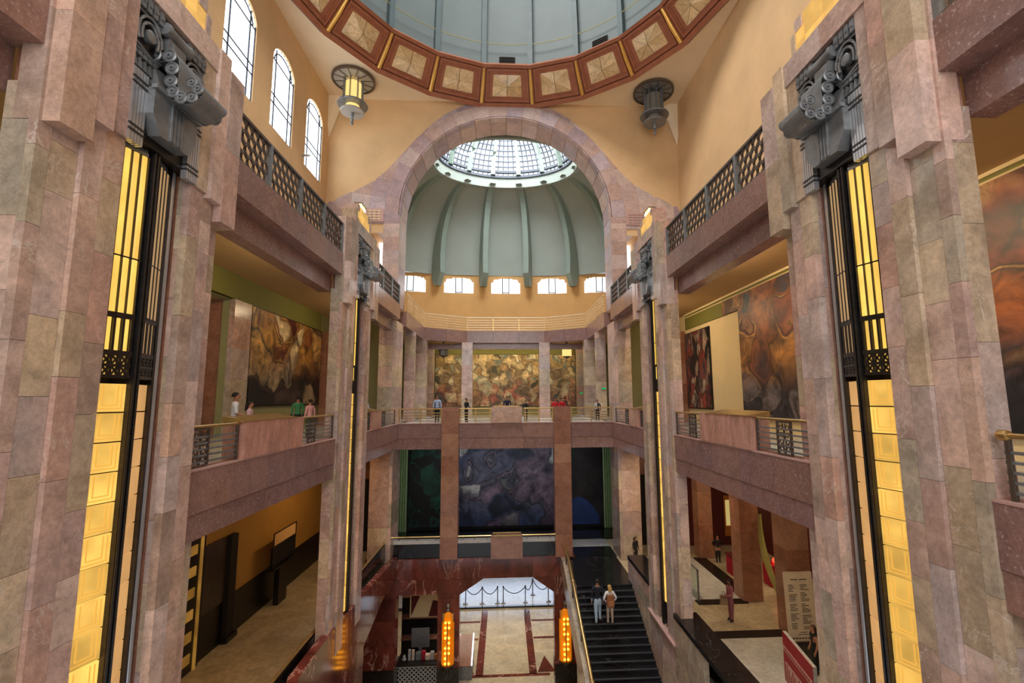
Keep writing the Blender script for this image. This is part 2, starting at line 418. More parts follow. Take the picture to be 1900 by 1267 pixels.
# right wall
st('wall_right', MB().box(X(1,12.05), X(1,12.45), Y0, 34, -.02, 7.1), M['cream'], label='cream wall of the right mural gallery')
st('trim_2', MB().box(X(1,11.98), X(1,12.06), Y0, YE, 6.05, 7.08), M['green'], label='olive painted frieze over the right murals')
st('trim_3', MB().box(X(1,11.9), X(1,12.06), Y0, YE, 6.98, 7.08).box(X(1,11.94), X(1,12.06), Y0, YE, 6.82, 6.88), M['cream'], label='pale cornice moulding under the right gallery ceiling')
st('wall_right', MB().box(X(1,12.05), X(1,12.6), Y0, YE+.1, 7.3, 22.3), M['tan'], label='plain tan plaster wall above the right gallery')
st('trim_4', MB().box(X(1,12.02), X(1,12.06), Y0, YE, 11.0, 11.03), M['tan'], label='thin string course on the right plaster wall')
st('wall_right', MB().box(X(1,17.0), X(1,17.4), Y0, 33, -8.52, -1.2), M['redwall'], label='dark red wall at the back of the right hand rooms')
st('wall_right', MB().box(X(1,12.4), X(1,20), 33, 33.4, -8.52, -1.2), M['redwall'], label='dark red end wall of the right hand rooms')
# wall behind the visitor, left open above so world light and the fill come in
st('wall_back', MB().box(X(-1,12.5), X(1,12.5), Y0-.4, Y0, -17, 3).box(X(-1,12.5), X(-1,8), Y0-.4, Y0, 3, 22.3).box(X(1,8), X(1,12.5), Y0-.4, Y0, 3, 22.3), M['tan'], label='plaster wall behind the viewer')
# flat ceiling with the round opening of the dome
DC = (.2, 19.2); RO = 11.5; ZR = 22.16
n = 60; cm = MB(); out = []; inn = []
xs = (X(-1,12.2), X(1,12.2)); ys = (Y0, YE+.2)
for k in range(n):
    t = 2*PI*(k+.5)/n; c, s = math.sin(t), math.cos(t)
    f = min((xs[1]-DC[0])/abs(c) if c > 0 else (DC[0]-xs[0])/max(abs(c), 1e-6), (ys[1]-DC[1])/s if s > 0 else (DC[1]-ys[0])/max(abs(s), 1e-6))
    inn.append((DC[0]+RO*c, DC[1]+RO*s)); out.append((DC[0]+max(f, RO)*c, DC[1]+max(f, RO)*s))
for k in range(n):
    k2 = (k+1) % n; q = [inn[k], inn[k2], out[k2], out[k]]
    cm.prism(q, 'z', ZR, ZR+.3)
for sx in (0, 1):
    for sy in (0, 1):
        cx, cy = xs[sx], ys[sy]; ex = -1 if sx else 1; ey = -1 if sy else 1
        cm.box(cx, cx+ex*3.2, cy, cy+ey*3.2, ZR+.02, ZR+.3) if sy else cm.box(cx, cx+ex*3, cy, cy+ey*3, ZR+.02, ZR+.3)
st('ceiling', cm, M['ceil'], label='flat plaster ceiling around the dome opening')
for sd in (-1, 1):                              # small plaster fins in the far corners
    st('trim_5', MB().hexa([(X(sd,12.05), YE, 22.16), (X(sd,11.1), YE, 22.16), (X(sd,12.05), YE, 19.2)], [(X(sd,12.05), YE-.35, 22.16), (X(sd,11.5), YE-.35, 22.16), (X(sd,12.05), YE-.3, 20.0)]), M['ceil'],
       label='pale plaster fin in the ceiling corner above the '+('left' if sd < 0 else 'right')+' gallery')

# ------------------------------------------------------------------ far wall with the great arch
AR, AZ = 7.2, 13.9
rbp = [(0,12.3),(4,11.88),(6,11.2),(9,10.3),(12,9.65),(15,9.2),(20,8.7),(27,8.4),(34,8.25),(45,8.2),(60,8.4),(72,8.5),(90,8.5)]
def rb(th):
    th = min(th, 180-th)
    for (a, x), (b, y) in zip(rbp, rbp[1:]):
        if a <= th <= b: return x+(y-x)*(th-a)/(b-a)
fw = MB()
N = 48
for k in range(N):
    t0, t1 = PI*k/N, PI*(k+1)/N
    def hit(t):
        c, s = math.cos(t), math.sin(t); f = min(12.05/max(abs(c), 1e-6), (22.3-AZ)/max(s, 1e-6)); return (XC+f*c, AZ+f*s)
    a0 = (XC+AR*math.cos(t0), AZ+AR*math.sin(t0)); a1 = (XC+AR*math.cos(t1), AZ+AR*math.sin(t1))
    fw.prism([a0, hit(t0), hit(t1), a1], 'y', YE+.06, YE+2.1)
    tc = math.atan2(22.3-AZ, 12.05)
    for cnr in (tc, PI-tc):
        if t0 < cnr < t1: fw.prism([hit(t0), (X(1 if cnr < 1 else -1, 12.05), 22.3), hit(t1)], 'y', YE+.06, YE+2.1)
for sd in (-1, 1):
    fw.box(X(sd,AR), X(sd,8.2), YE+.06, YE+2.1, 7.6, AZ)
    fw.box(X(sd,9.0), X(sd,12.05), YE+.06, YE+2.1, 7.6, AZ)
    fw.box(X(sd,8.2), X(sd,9.0), YE+.06, YE+2.1, 12.6, AZ)
st('wall_far', fw, M['tan'], label='tan plaster wall around the great arch')
arch = thing('stone_arch', 'great round arch of pink and lilac marble blocks at the far end of the hall', 'arch', (XC, YE, 7.7))
bands = [7.2, 8.15, 9.2, 10.4, 11.6, 12.4]
for bi in range(5):
    th = 0.0; step = 9.0 if bi == 0 else 8.0
    nst = 20 if bi == 0 else 22
    for k in range(nst):
        ta, tb = 180*k/nst+(4 if bi % 2 else 0)*0, 180*(k+1)/nst
        pts = []
        m = 4
        lo, hi = bands[bi], bands[bi+1]
        outer = [min(hi, rb(ta+(tb-ta)*j/m)) for j in range(m+1)]
        if max(outer) <= lo+.06: continue
        inner = [lo]*(m+1)
        A = []; J = [j for j in range(m+1) if outer[j] > lo+.03]
        if len(J) < 2: continue
        for j in J:
            t = math.radians(ta+(tb-ta)*j/m); r = inner[j]; A.append((r*math.cos(t), r*math.sin(t)))
        for j in J[::-1]:
            t = math.radians(ta+(tb-ta)*j/m); r = max(outer[j], lo+.01)
            r = min(r, 12.04/max(abs(math.cos(t)), 1e-6), 8.26/max(math.sin(t), 1e-6)); A.append((r*math.cos(t), r*math.sin(t)))
        cx = sum(p[0] for p in A)/len(A); cz = sum(p[1] for p in A)/len(A)
        A = [(XC+cx+(p[0]-cx)*.994, AZ+cz+(p[1]-cz)*.994) for p in A]
        ob('arch_block', MB().prism(A, 'y', YE, YE+.1), M['lilac'], arch)
for k in range(20):                              # soffit blocks
    ta, tb = math.radians(9*k+.15), math.radians(9*k+8.85)
    for (ya, yb) in ((YE, YE+.55), (YE+.56, YE+2.2)):
        q = []
        for (t, r) in ((ta, AR-.05), (tb, AR-.05), (tb, AR+.05), (ta, AR+.05)): q.append((XC+r*math.cos(t), AZ+r*math.sin(t)))
        ob('arch_block', MB().prism(q, 'y', ya, yb), M['lilac'], arch)
for sd in (-1, 1):
    # jambs above the gallery floor
    zs = courses(7.7, AZ, .75, 1.05)
    for z0, z1 in zip(zs, zs[1:]):
        slab(arch, X(sd,7.15), X(sd,8.2), YE, YE+.14, z0, z1, M['lilac'])
        slab(arch, X(sd,7.15), X(sd,7.3), YE+.15, YE+2.2, z0, z1, M['lilac'])
        if z0 > 12.4: slab(arch, X(sd,8.2), X(sd,9.0), YE, YE+.14, max(z0, 12.6), z1, M['lilac'])
        slab(arch, X(sd,9.0), X(sd,10.6), YE, YE+.14, z0, z1, M['lilac']); slab(arch, X(sd,10.6), X(sd,12.04), YE, YE+.14, z0, z1, M['lilac'])
    # chamfered head of the doorway and the bright relief panel over it
    arch_ch = MB().hexa([(X(sd,8.2), YE, 12.6), (X(sd,8.6), YE, 12.6), (X(sd,8.2), YE, 12.1)], [(X(sd,8.2), YE+2, 12.6), (X(sd,8.6), YE+2, 12.6), (X(sd,8.2), YE+2, 12.1)])
    ob('door_head', arch_ch, M['lilac'], arch)
    side = 'left' if sd < 0 else 'right'
    pn = thing('relief_panel', 'small %scarved stone relief panel beside the %s springing of the great arch' % ('pale ' if sd < 0 else 'pink ', side), 'panel', (X(sd,9.4), YE-.05, 13.3))
    ob('panel_frame', MB().box(X(sd,8.2), X(sd,10.8), YE-.06, YE, 13.35, 14.25), M['coping'], pn)
    wv = MB()
    for r in range(4):
        for k in range(8):
            x = 8.35+k*.3; z = 13.5+r*.19; wv.hexa([(X(sd,x), YE-.09, z), (X(sd,x+.15), YE-.09, z+.1), (X(sd,x+.3), YE-.09, z), (X(sd,x+.15), YE-.09, z-.03)], [(X(sd,x), YE-.05, z), (X(sd,x+.15), YE-.05, z+.1), (X(sd,x+.3), YE-.05, z), (X(sd,x+.15), YE-.05, z-.03)])
    ob('relief_waves', wv, M['cream' if sd < 0 else 'lilac'], pn)
    # bright passage window behind the doorway
    st('window_8', MB().box(X(sd,8.2), X(sd,9.0), YE+2.05, YE+2.15, 7.7, 12.6), M['window2'], label='bright passage window beside the '+side+' jamb of the arch')
    # piers of the arch in the two lower storeys
    pier = thing('arch_pier', '%s marble pier carrying the great arch' % side, 'pillar', (X(sd,7.7), YE+1, -8.5))
    for (za, zb, uo) in ((.02, 6.7, 8.25), (-8.5, -1.0, 8.55)):
        zs = courses(za, zb, 1.0, 1.5)
        for z0, z1 in zip(zs, zs[1:]):
            slab(pier, X(sd,7.15), X(sd,7.35), YE, YE+2.1, z0, z1, M['marble'])
            slab(pier, X(sd,7.35), X(sd,uo), YE, YE+.3, z0, z1, M['marble'])
        ob('pier_core', MB().box(X(sd,7.33), X(sd,uo-.02), YE+.28, YE+2.08, za, zb), M['brownmarble'], pier)
    zs = courses(-1.6, 7.7, .8, 1.2)

# ------------------------------------------------------------------ gallery beams
def beam(sd, ya, yb, label):
    b = thing('gallery_beam', label[0], 'beam', (X(sd,7.2), (ya+yb)/2, 6.05))
    n = max(1, round((yb-ya)/1.9)); ys = [ya+(yb-ya)*k/n for k in range(n+1)]
    for a, c in zip(ys, ys[1:]):
        slab(b, X(sd,6.95), X(sd,7.46), a, c, 6.78, 7.7, M['granite']); slab(b, X(sd,7.45), X(sd,7.95), a, c, 6.05, 7.0, M['granite'])
    b = thing('balcony_beam', label[1], 'beam', (X(sd,7.2), (ya+yb)/2, -1.53))
    for a, c in zip(ys, ys[1:]):
        slab(b, X(sd,6.95), X(sd,7.5), a, c, -.96, -.02, M['granite']); slab(b, X(sd,6.97), X(sd,7.5), a, c, -1.53, -.965, M['granite'])
    ob('coping_strip', MB().box(X(sd,6.94), X(sd,7.4), ya, yb, -.02, .02), M['coping'], b)
BN = ('nearest', 'long middle', 'short far')
for sd in (-1, 1):
    side = 'left' if sd < 0 else 'right'
    for bi, (ya, yb) in enumerate(((Y0, 6.8), (10.5, 19.7), (23.4, YE+.05))):
        beam(sd, ya, yb, ('red granite beam under the grille of the %s bay on the %s side' % (BN[bi], side), 'red granite balcony beam below the brass rail of the %s bay on the %s side' % (BN[bi], side)))

# ------------------------------------------------------------------ pillars
def pillar(sd, yc, where):
    side = 'left' if sd < 0 else 'right'
    p = thing('pillar', 'tall stepped pink marble pillar with amber light column, %s on the %s side' % (where, side), 'pillar', (X(sd,7.05), yc, -8.5))
    mt = M['marble']
    strips = [(6.90,7.04,-2.29,-2.07),(7.04,7.41,-2.28,-1.95),(6.905,7.26,-2.07,-1.62),(6.82,7.2,-1.62,-1.25),(6.82,7.18,-1.25,-.87),
              (6.82,6.99,.87,1.25),(6.82,7.26,1.25,1.62),(6.99,7.24,.9,1.25),(7.08,7.41,1.62,2.25)]
    for u0, u1, v0, v1 in strips:
        zs = courses(-8.5, 6.2, .9, 1.9)
        for z0, z1 in zip(zs, zs[1:]): slab(p, X(sd,u0), X(sd,u1), yc+v0, yc+v1, z0, z1, mt)
    ob('pillar_core', MB().box(X(sd,7.1), X(sd,7.25), yc-2.2, yc-.87, -8.5, 9.2).box(X(sd,7.1), X(sd,7.25), yc+.9, yc+2.2, -8.5, 9.2).box(X(sd,7.325), X(sd,7.4), yc-2.2, yc+2.2, -8.5, 9.2), M['brownmarble'], p)
    # stepped capital blocks
    for q in (-1, 1):
        for z0, z1 in ((5.6,7.4),(7.4,9.35)):
            slab(p, X(sd,6.65), X(sd,6.93), yc+q*1.68, yc+q*2.24, z0, z1, mt, 'capital_block', .004)
            slab(p, X(sd,6.9), X(sd,7.26), yc+q*1.62, yc+q*2.29, z0, z1, mt, 'capital_block', .004)
        for z0, z1 in ((6.0,7.9),(7.9,9.62)):
            slab(p, X(sd,6.67), X(sd,6.9), yc+q*1.30, yc+q*1.69, z0, z1, mt, 'capital_block', .004)
        slab(p, X(sd,6.76), X(sd,7.2), yc+q*.93, yc+q*1.31, 6.1, 9.62, mt, 'capital_block', .004)
    for k in range(2): slab(p, X(sd,6.72), X(sd,7.2), yc-1.31+1.31*k, yc+1.31*k, 9.03, 9.6, mt, 'lintel', .004)
    # light column in the niche
    rz = 0 if sd > 0 else PI
    def L(name, mb, mat, par, vz=(0, 0), smooth=None):
        return ob(name, mb, mat, par, smooth, loc=(X(sd,7.2), yc+vz[0]*sd, vz[1]), rot=(0, 0, rz))
    lc = thing('light_column', 'tall amber glass light column with dark bronze frame in the pillar niche, %s on the %s side' % (where, side), 'lamp', (X(sd,7.2), yc, -8.4), 'amber light columns in the pillars')
    L('back_plate', MB().box(.09,.12,-.86,.86,-8.45,6.8), M['bronze'], lc)
    L('centre_pole', MB().box(-.275,.08,-.08,.08,-8.4,6.8).tube([(-.285,-.045,-8.4),(-.285,-.045,6.8)],.03,6).tube([(-.285,.045,-8.4),(-.285,.045,6.8)],.03,6), M['bronze'], lc)
    TH = math.radians(15.8)
    def Q(name, key, fn, mat, q, z=0, smooth=None, par=None):
        """piece in the plane of one slanting glass face; origin at the middle of the face"""
        if key not in UNIT: UNIT[key] = fn().mesh(name, mat, smooth)
        return ob(name, UNIT[key], None, par or lc, loc=(X(sd,7.2-.135), yc+.345*q*sd, z), rot=(0, 0, rz-q*TH))
    for q in (-1, 1):
        L('tube_post', MB().tube([(-.04,.78*q,-8.4),(-.04,.78*q,6.7)],.065,10), M['chrome'], lc, smooth=True)
        L('edge_post', MB().box(-.12,.08,.62*q,.68*q,-8.4,6.8), M['bronze'], lc)
        near = (q*sd < 0)
        gm, tm = (M['amber'], M['tube']) if near else (M['amberdim'], M['tubefar'])  # far face gets dimmer copies, its angle falloff put into the glow
        def gp():
            b = MB().box(0,.06,-.255,.255,-.246,.246)
            return b
        def gr():
            b = MB()
            for i in range(2):
                w = .19-i*.07; z0 = -.19+i*.06
                b.hexa([(-.014,-w-.009,.22),(-.014,-w-.009,z0-.009),(-.014,w+.009,z0-.009),(-.014,w+.009,.22),(-.014,w-.009,.22),(-.014,w-.009,z0+.009),(-.014,-w+.009,z0+.009),(-.014,-w+.009,.22)], [(0,-w-.009,.22),(0,-w-.009,z0-.009),(0,w+.009,z0-.009),(0,w+.009,.22),(0,w-.009,.22),(0,w-.009,z0+.009),(0,-w+.009,z0+.009),(0,-w+.009,.22)])
            return b
        for k in range(18):
            pn_ = Q('glass_panel', 'panel_'+gm.name, gp, gm, q, -7.2+k*.5168)
            if near and yc < 15 and k > 1: Q('moulded_rib', 'ridge', gr, M['ridge'], q, -7.2+k*.5168, par=pn_)
        Q('lattice_band', 'lattice', lattice_band, M['bronze'], q)
        for j in range(3):
            v = -.15+j*.15
            for (z0, z1, r) in ((2.42,3.0,.04),(3.1,4.11,.0715),(4.14,6.14,.0715)):
                Q('amber_tube', 'tube%s%d%.1f' % (tm.name, j, z0), lambda: MB().tube([(.0,v,z0),(.0,v,z1)],r,8), tm, q, 0, True)
        Q('glass_back', 'gb_'+gm.name, lambda: MB().box(.03,.06,-.24,.24,1.96,2.38), gm, q)
        Q('holed_plaque', 'plq', lambda: MB().box(-.03,.05,-.23,.23,6.16,6.24).box(-.03,.05,-.23,.23,6.62,6.72).box(-.01,.05,-.23,.23,6.2,6.7), M['steel'], q)
        def holes():
            hs = MB()
            for (vv, zz) in ((-.15,6.32),(0,6.32),(.15,6.32),(-.07,6.42),(.07,6.42),(-.15,6.52),(0,6.52),(.15,6.52)): hs.box(-.025,-.01,vv-.03,vv+.03,zz-.03,zz+.03)
            return hs
        Q('plaque_holes', 'plh', holes, M['steeldark'], q)
    # steel mask over the light column
    mk = thing('mask_ornament', 'steel mask with hooked ringed snout over the light column, %s on the %s side' % (where, side), 'ornament', (X(sd,6.85), yc, 6.3), 'steel masks on the pillars')
    mask(sd, yc, mk)
    # lit onyx box on top
    lb = thing('onyx_light_box', 'glowing onyx light box on top of the pillar, %s on the %s side' % (where, side), 'lamp', (X(sd,7.1), yc, 9.6))
    for r in range(3):
        hw = .95-(0.0 if r < 2 else .28)
        k = 6 if r < 2 else 4
        for i in range(k): slab(lb, X(sd,6.86), X(sd,6.97), yc-hw+2*hw*i/k, yc-hw+2*hw*(i+1)/k, 9.62+r*.3, 9.62+(r+1)*.3, M['onyx'], 'onyx_tile', .012)
    for q in (-1, 1):
        slab(lb, X(sd,6.84), X(sd,7.5), yc+q*.96, yc+q*1.12, 9.6, 10.22, mt, 'stone_cheek', .004)
        slab(lb, X(sd,6.84), X(sd,7.5), yc+q*.68, yc+q*.95, 10.22, 10.52, mt, 'stone_cheek', .004)
    slab(lb, X(sd,6.98), X(sd,7.5), yc-.95, yc+.95, 9.6, 10.22, mt, 'stone_back', .004); slab(lb, X(sd,6.98), X(sd,7.5), yc-.67, yc+.67, 10.22, 10.52, mt, 'stone_back', .004)
    if yc > 15:
        ob('spot_bulb', MB().ball((X(sd,6.95), yc-.3, 10.62), .1).ball((X(sd,6.95), yc+.2, 10.62), .1), M['bulb'], lb)
        ob('spot_hood', MB().box(X(sd,6.85), X(sd,7.2), yc-.45, yc+.35, 10.72, 10.78).tube([(X(sd,7.1), yc, 10.5), (X(sd,7.1), yc, 10.74)], .02, 5), M['iron'], lb)

def lattice_band():
    b = MB()
    for z0, z1 in ((1.93,1.99),(2.13,2.18),(2.33,2.42),(3.0,3.1),(4.11,4.14)): b.box(-.06,.05,-.255,.255,z0,z1)
    for j in range(4): v = -.225+.15*j; b.box(-.05,.05,v-.02,v+.02,1.95,3.05).box(-.07,.05,v-.007,v+.007,3.05,6.15)
    for r in range(2):
        for j in range(3):
            v = -.15+.15*j; z = 1.99+r*.19
            b.tube([(-.04,v-.06,z),(-.04,v+.06,z+.15)],.02,4); b.tube([(-.04,v+.06,z),(-.04,v-.06,z+.15)],.02,4)
    return b

MASK = {}
def mask(sd, yc, mk):
    """local frame: -x towards the hall, origin on the pillar face"""
    rz = 0 if sd > 0 else PI
    def A(name, key, fn, mat, smooth=None, par=None):
        if key not in MASK: MASK[key] = fn().mesh(name, mat, smooth)
        return ob(name, MASK[key], None, par or mk, loc=(X(sd,6.85), yc, 0), rot=(0, 0, rz))
    A('face_plate', 'plate', lambda: MB().box(.0,.3,-.93,.93,6.3,9.03), M['dado'])
    def hood():
        b = MB().prism([(-.6,7.32),(.6,7.32),(.6,6.8),(.36,6.48),(-.36,6.48),(-.6,6.8)], 'x', -.24, .02)
        b.box(-.3,-.2,-.64,.64,7.28,7.36)
        for v in (-.13,-.05,.05,.13): b.box(-.27,-.23,v-.025,v+.025,6.5,7.28)
        return b
    A('hood', 'hood', hood, M['steel'])
    def chin():
        return MB().hexa([(-.26,-.5,7.36),(-.26,.5,7.36),(-.02,.42,7.9),(-.02,-.42,7.9)], [(0,-.5,7.36),(0,.5,7.36),(0.02,.42,7.9),(0.02,-.42,7.9)])
    A('chin', 'chin', chin, M['steel'])
    for q in (-1, 1):
        for j in range(5):
            v = .62+j*.07
            A('fringe_bar', 'fr%d%d' % (q, j), lambda v=v: MB().box(-.1,.02,(v-.028)*q,(v+.028)*q,6.12,7.5), M['chrome'])
        for zc_ in (6.3, 6.4, 7.2, 7.3): A('fringe_clasp', 'fc%d%.1f' % (q, zc_), lambda: MB().box(-.115,-.0,.585*q,.935*q,zc_,zc_+.035), M['steeldark'])
        def teeth(q=q):
            b = MB()
            for j in range(5):
                v = .38+j*.12; b.hexa([(-.08,v*q,7.56),(-.08,(v+.1)*q,7.56),(-.08,(v+.05)*q,7.76)], [(0,v*q,7.56),(0,(v+.1)*q,7.56),(0,(v+.05)*q,7.76)])
                b.box(-.06,.0,v*q,(v+.09)*q,7.8,7.88)
            return b
        A('teeth', 'te%d' % q, teeth, M['steel'])
        def eye(q=q):
            b = MB(); c = (0,.62*q,8.3)
            b.lathe([(.12,0),(.12,-.1),(.05,-.13)], c, 14, 'x')
            for r, w in ((.24,.03),(.34,.028)):
                pts = [(-.07, c[1]+r*math.cos(t)*.85, c[2]-.03+r*1.15*math.sin(t)) for t in [PI*(-.15+1.3*k/14) for k in range(15)]]
                b.tube(pts, w, 6)
            b.tube([(-.05,.3*q,7.97),(-.05,.5*q,7.92),(-.05,.92*q,8.02)], .03, 5); b.tube([(-.05,.34*q,7.9),(-.05,.92*q,7.93)], .022, 5)
            return b
        A('eye', 'ey%d' % q, eye, M['steel'], True)
        def crest(q=q):
            b = MB()
            for j in range(4):
                v = .36+.15*j; b.box(-.1,.0,v*q,(v+.11)*q,8.72,8.98); b.lathe([(.035,0),(.035,-.03)], (-.1,(v+.055)*q,8.85), 8, 'x')
            b.box(-.05,0,.3*q,.93*q,8.66,8.7)
            return b
        A('crest_blocks', 'cr%d' % q, crest, M['steel'])
    path = [(.02,8.14),(-.26,8.12),(-.33,7.86),(-.33,7.6),(-.38,7.38),(-.54,7.26),(-.74,7.28),(-.84,7.45),(-.72,7.58)]
    def spline(f):
        k = min(int(f), len(path)-2); t = f-k
        P = [path[max(0, min(len(path)-1, k+j))] for j in (-1, 0, 1, 2)]
        return tuple(.5*(2*P[1][i]+(P[2][i]-P[0][i])*t+(2*P[0][i]-5*P[1][i]+4*P[2][i]-P[3][i])*t*t+(3*P[1][i]-P[0][i]-3*P[2][i]+P[3][i])*t**3) for i in (0, 1))
    def nose():
        b = MB(); up = []; lo = []; S_ = [spline(k/5) for k in range(5*(len(path)-1)+1)]
        for k, p in enumerate(S_):
            a = S_[max(k-1, 0)]; c = S_[min(k+1, len(S_)-1)]; dx, dz = c[0]-a[0], c[1]-a[1]; l = math.hypot(dx, dz)
            w = .128-.035*k/len(S_)
            up.append((p[0]-dz/l*w, p[1]+dx/l*w)); lo.append((p[0]+dz/l*w, p[1]-dx/l*w))
        ring = up+lo[::-1]; n = len(ring); i = 0
        b.v = [(x, y, z) for y in (-.34, .34) for x, z in ring]
        b.f = [(k, n+k, n+(k+1) % n, (k+1) % n) for k in range(n)]
        m = len(up)
        for k in range(m-1):
            for o_ in (0, n): b.f.append((o_+k, o_+k+1, o_+n-2-k, o_+n-1-k))
        return b
    sn = A('hooked_snout', 'nose', nose, M['steel'], True)
    def plates(y0, y1):
        b = MB(); S_ = [spline(k/4) for k in range(4*(len(path)-1)+1)]
        if True:
            for k in range(len(S_)-1):
                p, r = S_[k], S_[k+1]; dx, dz = r[0]-p[0], r[1]-p[1]; l = math.hypot(dx, dz); w = .115-.03*k/len(S_)
                b.prism([(p[0]-dz/l*w, p[1]+dx/l*w), (r[0]-dz/l*w, r[1]+dx/l*w), (r[0]+dz/l*w, r[1]-dx/l*w), (p[0]+dz/l*w, p[1]-dx/l*w)], 'y', y0, y1)
        return b
    A('side_plate', 'platesa', lambda: plates(-.352, -.338), M['dado'], None, sn); A('side_plate', 'platesb', lambda: plates(.338, .352), M['dado'], None, sn)
    for q in (-1, 1):
        for k, p in enumerate(path):
            def ring(p=p, q=q, k=k):
                r = .138-.0035*k
                return MB().lathe([(r,0),(r,.03*q),(r*.84,.045*q),(r*.76,.02*q),(r*.46,.02*q),(r*.4,.05*q),(r*.2,.05*q),(r*.17,.01*q)], (p[0],.35*q,p[1]), 16, 'y')
            A('snout_ring', 'ring%d%d' % (q, k), ring, M['steel'], True, sn)
    A('brow_roll', 'brow', lambda: MB().lathe([(.06,-.36),(.13,-.36),(.14,-.3),(.12,-.24),(.12,.24),(.14,.3),(.13,.36),(.06,.36)], (-.1,0,8.72), 16, 'y'), M['steel'], True)
    A('snout_bridge', 'bridge', lambda: MB().box(-.14,.0,-.24,.24,8.2,8.6).box(-.18,-.1,-.16,.16,8.25,8.55), M['steel'])
for sd in (-1, 1):
    for yc, w in ((YC[0], 'nearest'), (YC[1], 'farther')): pillar(sd, yc, w)
# ------------------------------------------------------------------ upper grilles
def grille_panel(w, h, r=.165):
    b = MB(); dx = r*2.02; dz = r*1.78; rows = int(round(h/dz)); cols = int(w/dx)
    for i in range(rows):
        for j in range(cols):
            y = (j+.5+(.5 if i % 2 else 0))*w/(cols+.5); z = (i+.5)*h/rows
            if y > w: continue
            pts = [(0, y+r*.96*math.cos(2*PI*k/6+PI/6), z+r*.96*math.sin(2*PI*k/6+PI/6)) for k in range(6)]
            b.tube(pts, .036, 4, True)
            if i < rows-1: b.box(-.03,.03,y-.05,y+.05,z+r*.8,z+dz-r*.8)
    return b
GP = grille_panel(2.1, 1.16).mesh('lattice_panel', M['iron'])
def grille(sd, ya, yb, label):
    g = thing('grille_railing', label, 'railing', (X(sd,7.05), (ya+yb)/2, 7.7))
    n = max(1, round((yb-ya)/2.25)); w = (yb-ya)/n
    for k in range(n):
        o = ob('lattice_panel', GP, None, g, loc=(X(sd,7.05), ya+w*k+.05, 7.76)); o.scale = (1, (w-.1)/2.1, 1)
    for k in range(n+1):
        y = min(max(ya+w*k, ya+.05), yb-.05); ob('post', MB().box(X(sd,6.97), X(sd,7.12), y-.07, y+.07, 7.7, 9.0), M['steel'], g)
    ob('top_rail', MB().box(X(sd,6.98), X(sd,7.12), ya, yb, 8.94, 9.02), M['iron'], g)
    ob('bottom_rail', MB().box(X(sd,7.0), X(sd,7.1), ya, yb, 7.7, 7.76), M['iron'], g)
for sd in (-1, 1):
    for bi, (ya, yb) in enumerate(((-2, 6.7), (11.3, 19.6), (24.2, YE))):
        grille(sd, ya, yb, 'cast metal lattice grille of the upper gallery, %s bay on the %s side' % (BN[bi], 'left' if sd < 0 else 'right'))

# ------------------------------------------------------------------ brass balcony rails of the mural gallery
def ornament(w=.62, h=.86):
    b = MB()
    b.box(-.03,.03,-w/2,-w/2+.04,0,h).box(-.03,.03,w/2-.04,w/2,0,h).box(-.03,.03,-w/2,w/2,h-.04,h).box(-.03,.03,-w/2,w/2,0,.04)
    for q in (-1, 1):
        for z in (.14,.32,.5,.68):
            pts = [(0, q*(.13+.09*math.cos(t)*(1-k*.06)), z+.085*math.sin(t)*(1-k*.06)) for k, t in enumerate([2*PI*k/10 for k in range(11)])]
            b.tube(pts, .018, 4)
        b.tube([(0,q*.02,.04),(0,q*.05,.3),(0,q*.01,.5),(0,q*.05,h-.05)], .016, 4)
    return b
ORN = ornament().mesh('scroll_panel', M['iron'])
def rail(sd, segs, orns, label):
    g = thing('balcony_railing', label, 'railing', (X(sd,7.1), (segs[0][0]+segs[-1][1])/2, 0.02))
    x = X(sd,7.08)
    for a, c in segs:
        ob('hand_rail', MB().tube([(x,a,.94),(x,c,.94)], .04, 8), M['brass'], g, smooth=True)
        for z in (.14,.28,.42,.56,.7): ob('bar', MB().box(x-.015,x+.015,a,c,z-.022,z+.022), M['steel'], g)
        for y in (a+.06, c-.06): ob('post', MB().box(x-.03,x+.03,y-.03,y+.03,.02,.94), M['iron'], g)
    for y in orns: ob('scroll_panel', ORN, None, g, loc=(x, y, .04))
    return g
def pedestal(sd, ya, yb, label):
    p = thing('pedestal', label, 'pedestal', (X(sd,7.0), (ya+yb)/2, .02))
    ob('stone_block', MB().box(X(sd,6.92), X(sd,7.5), ya, yb, .02, .98), M['pedestal'], p)
    ob('brass_ledge', MB().hexa([(X(sd,6.95), ya+.1, 1.0), (X(sd,7.6), ya+.1, 1.12), (X(sd,7.6), yb-.5, 1.12), (X(sd,6.95), yb-.5, 1.0)], [(X(sd,6.95), ya+.1, .96), (X(sd,7.6), ya+.1, .96), (X(sd,7.6), yb-.5, .96), (X(sd,6.95), yb-.5, .96)]), M['brass'], p)
    ob('cap_strip', MB().box(X(sd,6.9), X(sd,7.52), ya-.15, yb-.4, .98, 1.0), M['brass'], p)
rail(-1, [(10.75,12.8),(16.45,19.6)], [11.25,17.5], 'brass and iron balcony railing of the long middle bay on the left')
rail(1, [(10.75,13.3),(16.9,19.6)], [11.95,17.9], 'brass and iron balcony railing of the long middle bay on the right')
pedestal(-1, 12.85, 16.4, 'red veined marble pedestal with brass ledge in the left balcony railing')
pedestal(1, 13.35, 16.85, 'red veined marble pedestal with brass ledge in the right balcony railing')
rail(-1, [(23.7,24.8),(26.6,30.4)], [24.3,27.6], 'brass balcony railing of the short far bay on the left side')
rail(1, [(23.7,24.8),(26.6,30.4)], [24.3,27.6], 'brass balcony railing of the short far bay on the right side')
pedestal(-1, 24.85, 26.6, 'narrow marble pedestal in the far left balcony railing'); pedestal(1, 24.85, 26.6, 'narrow marble pedestal in the far right balcony railing')
rail(1, [(-1, 6.55)], [], 'near brass balcony railing with a round end knob at the right edge')
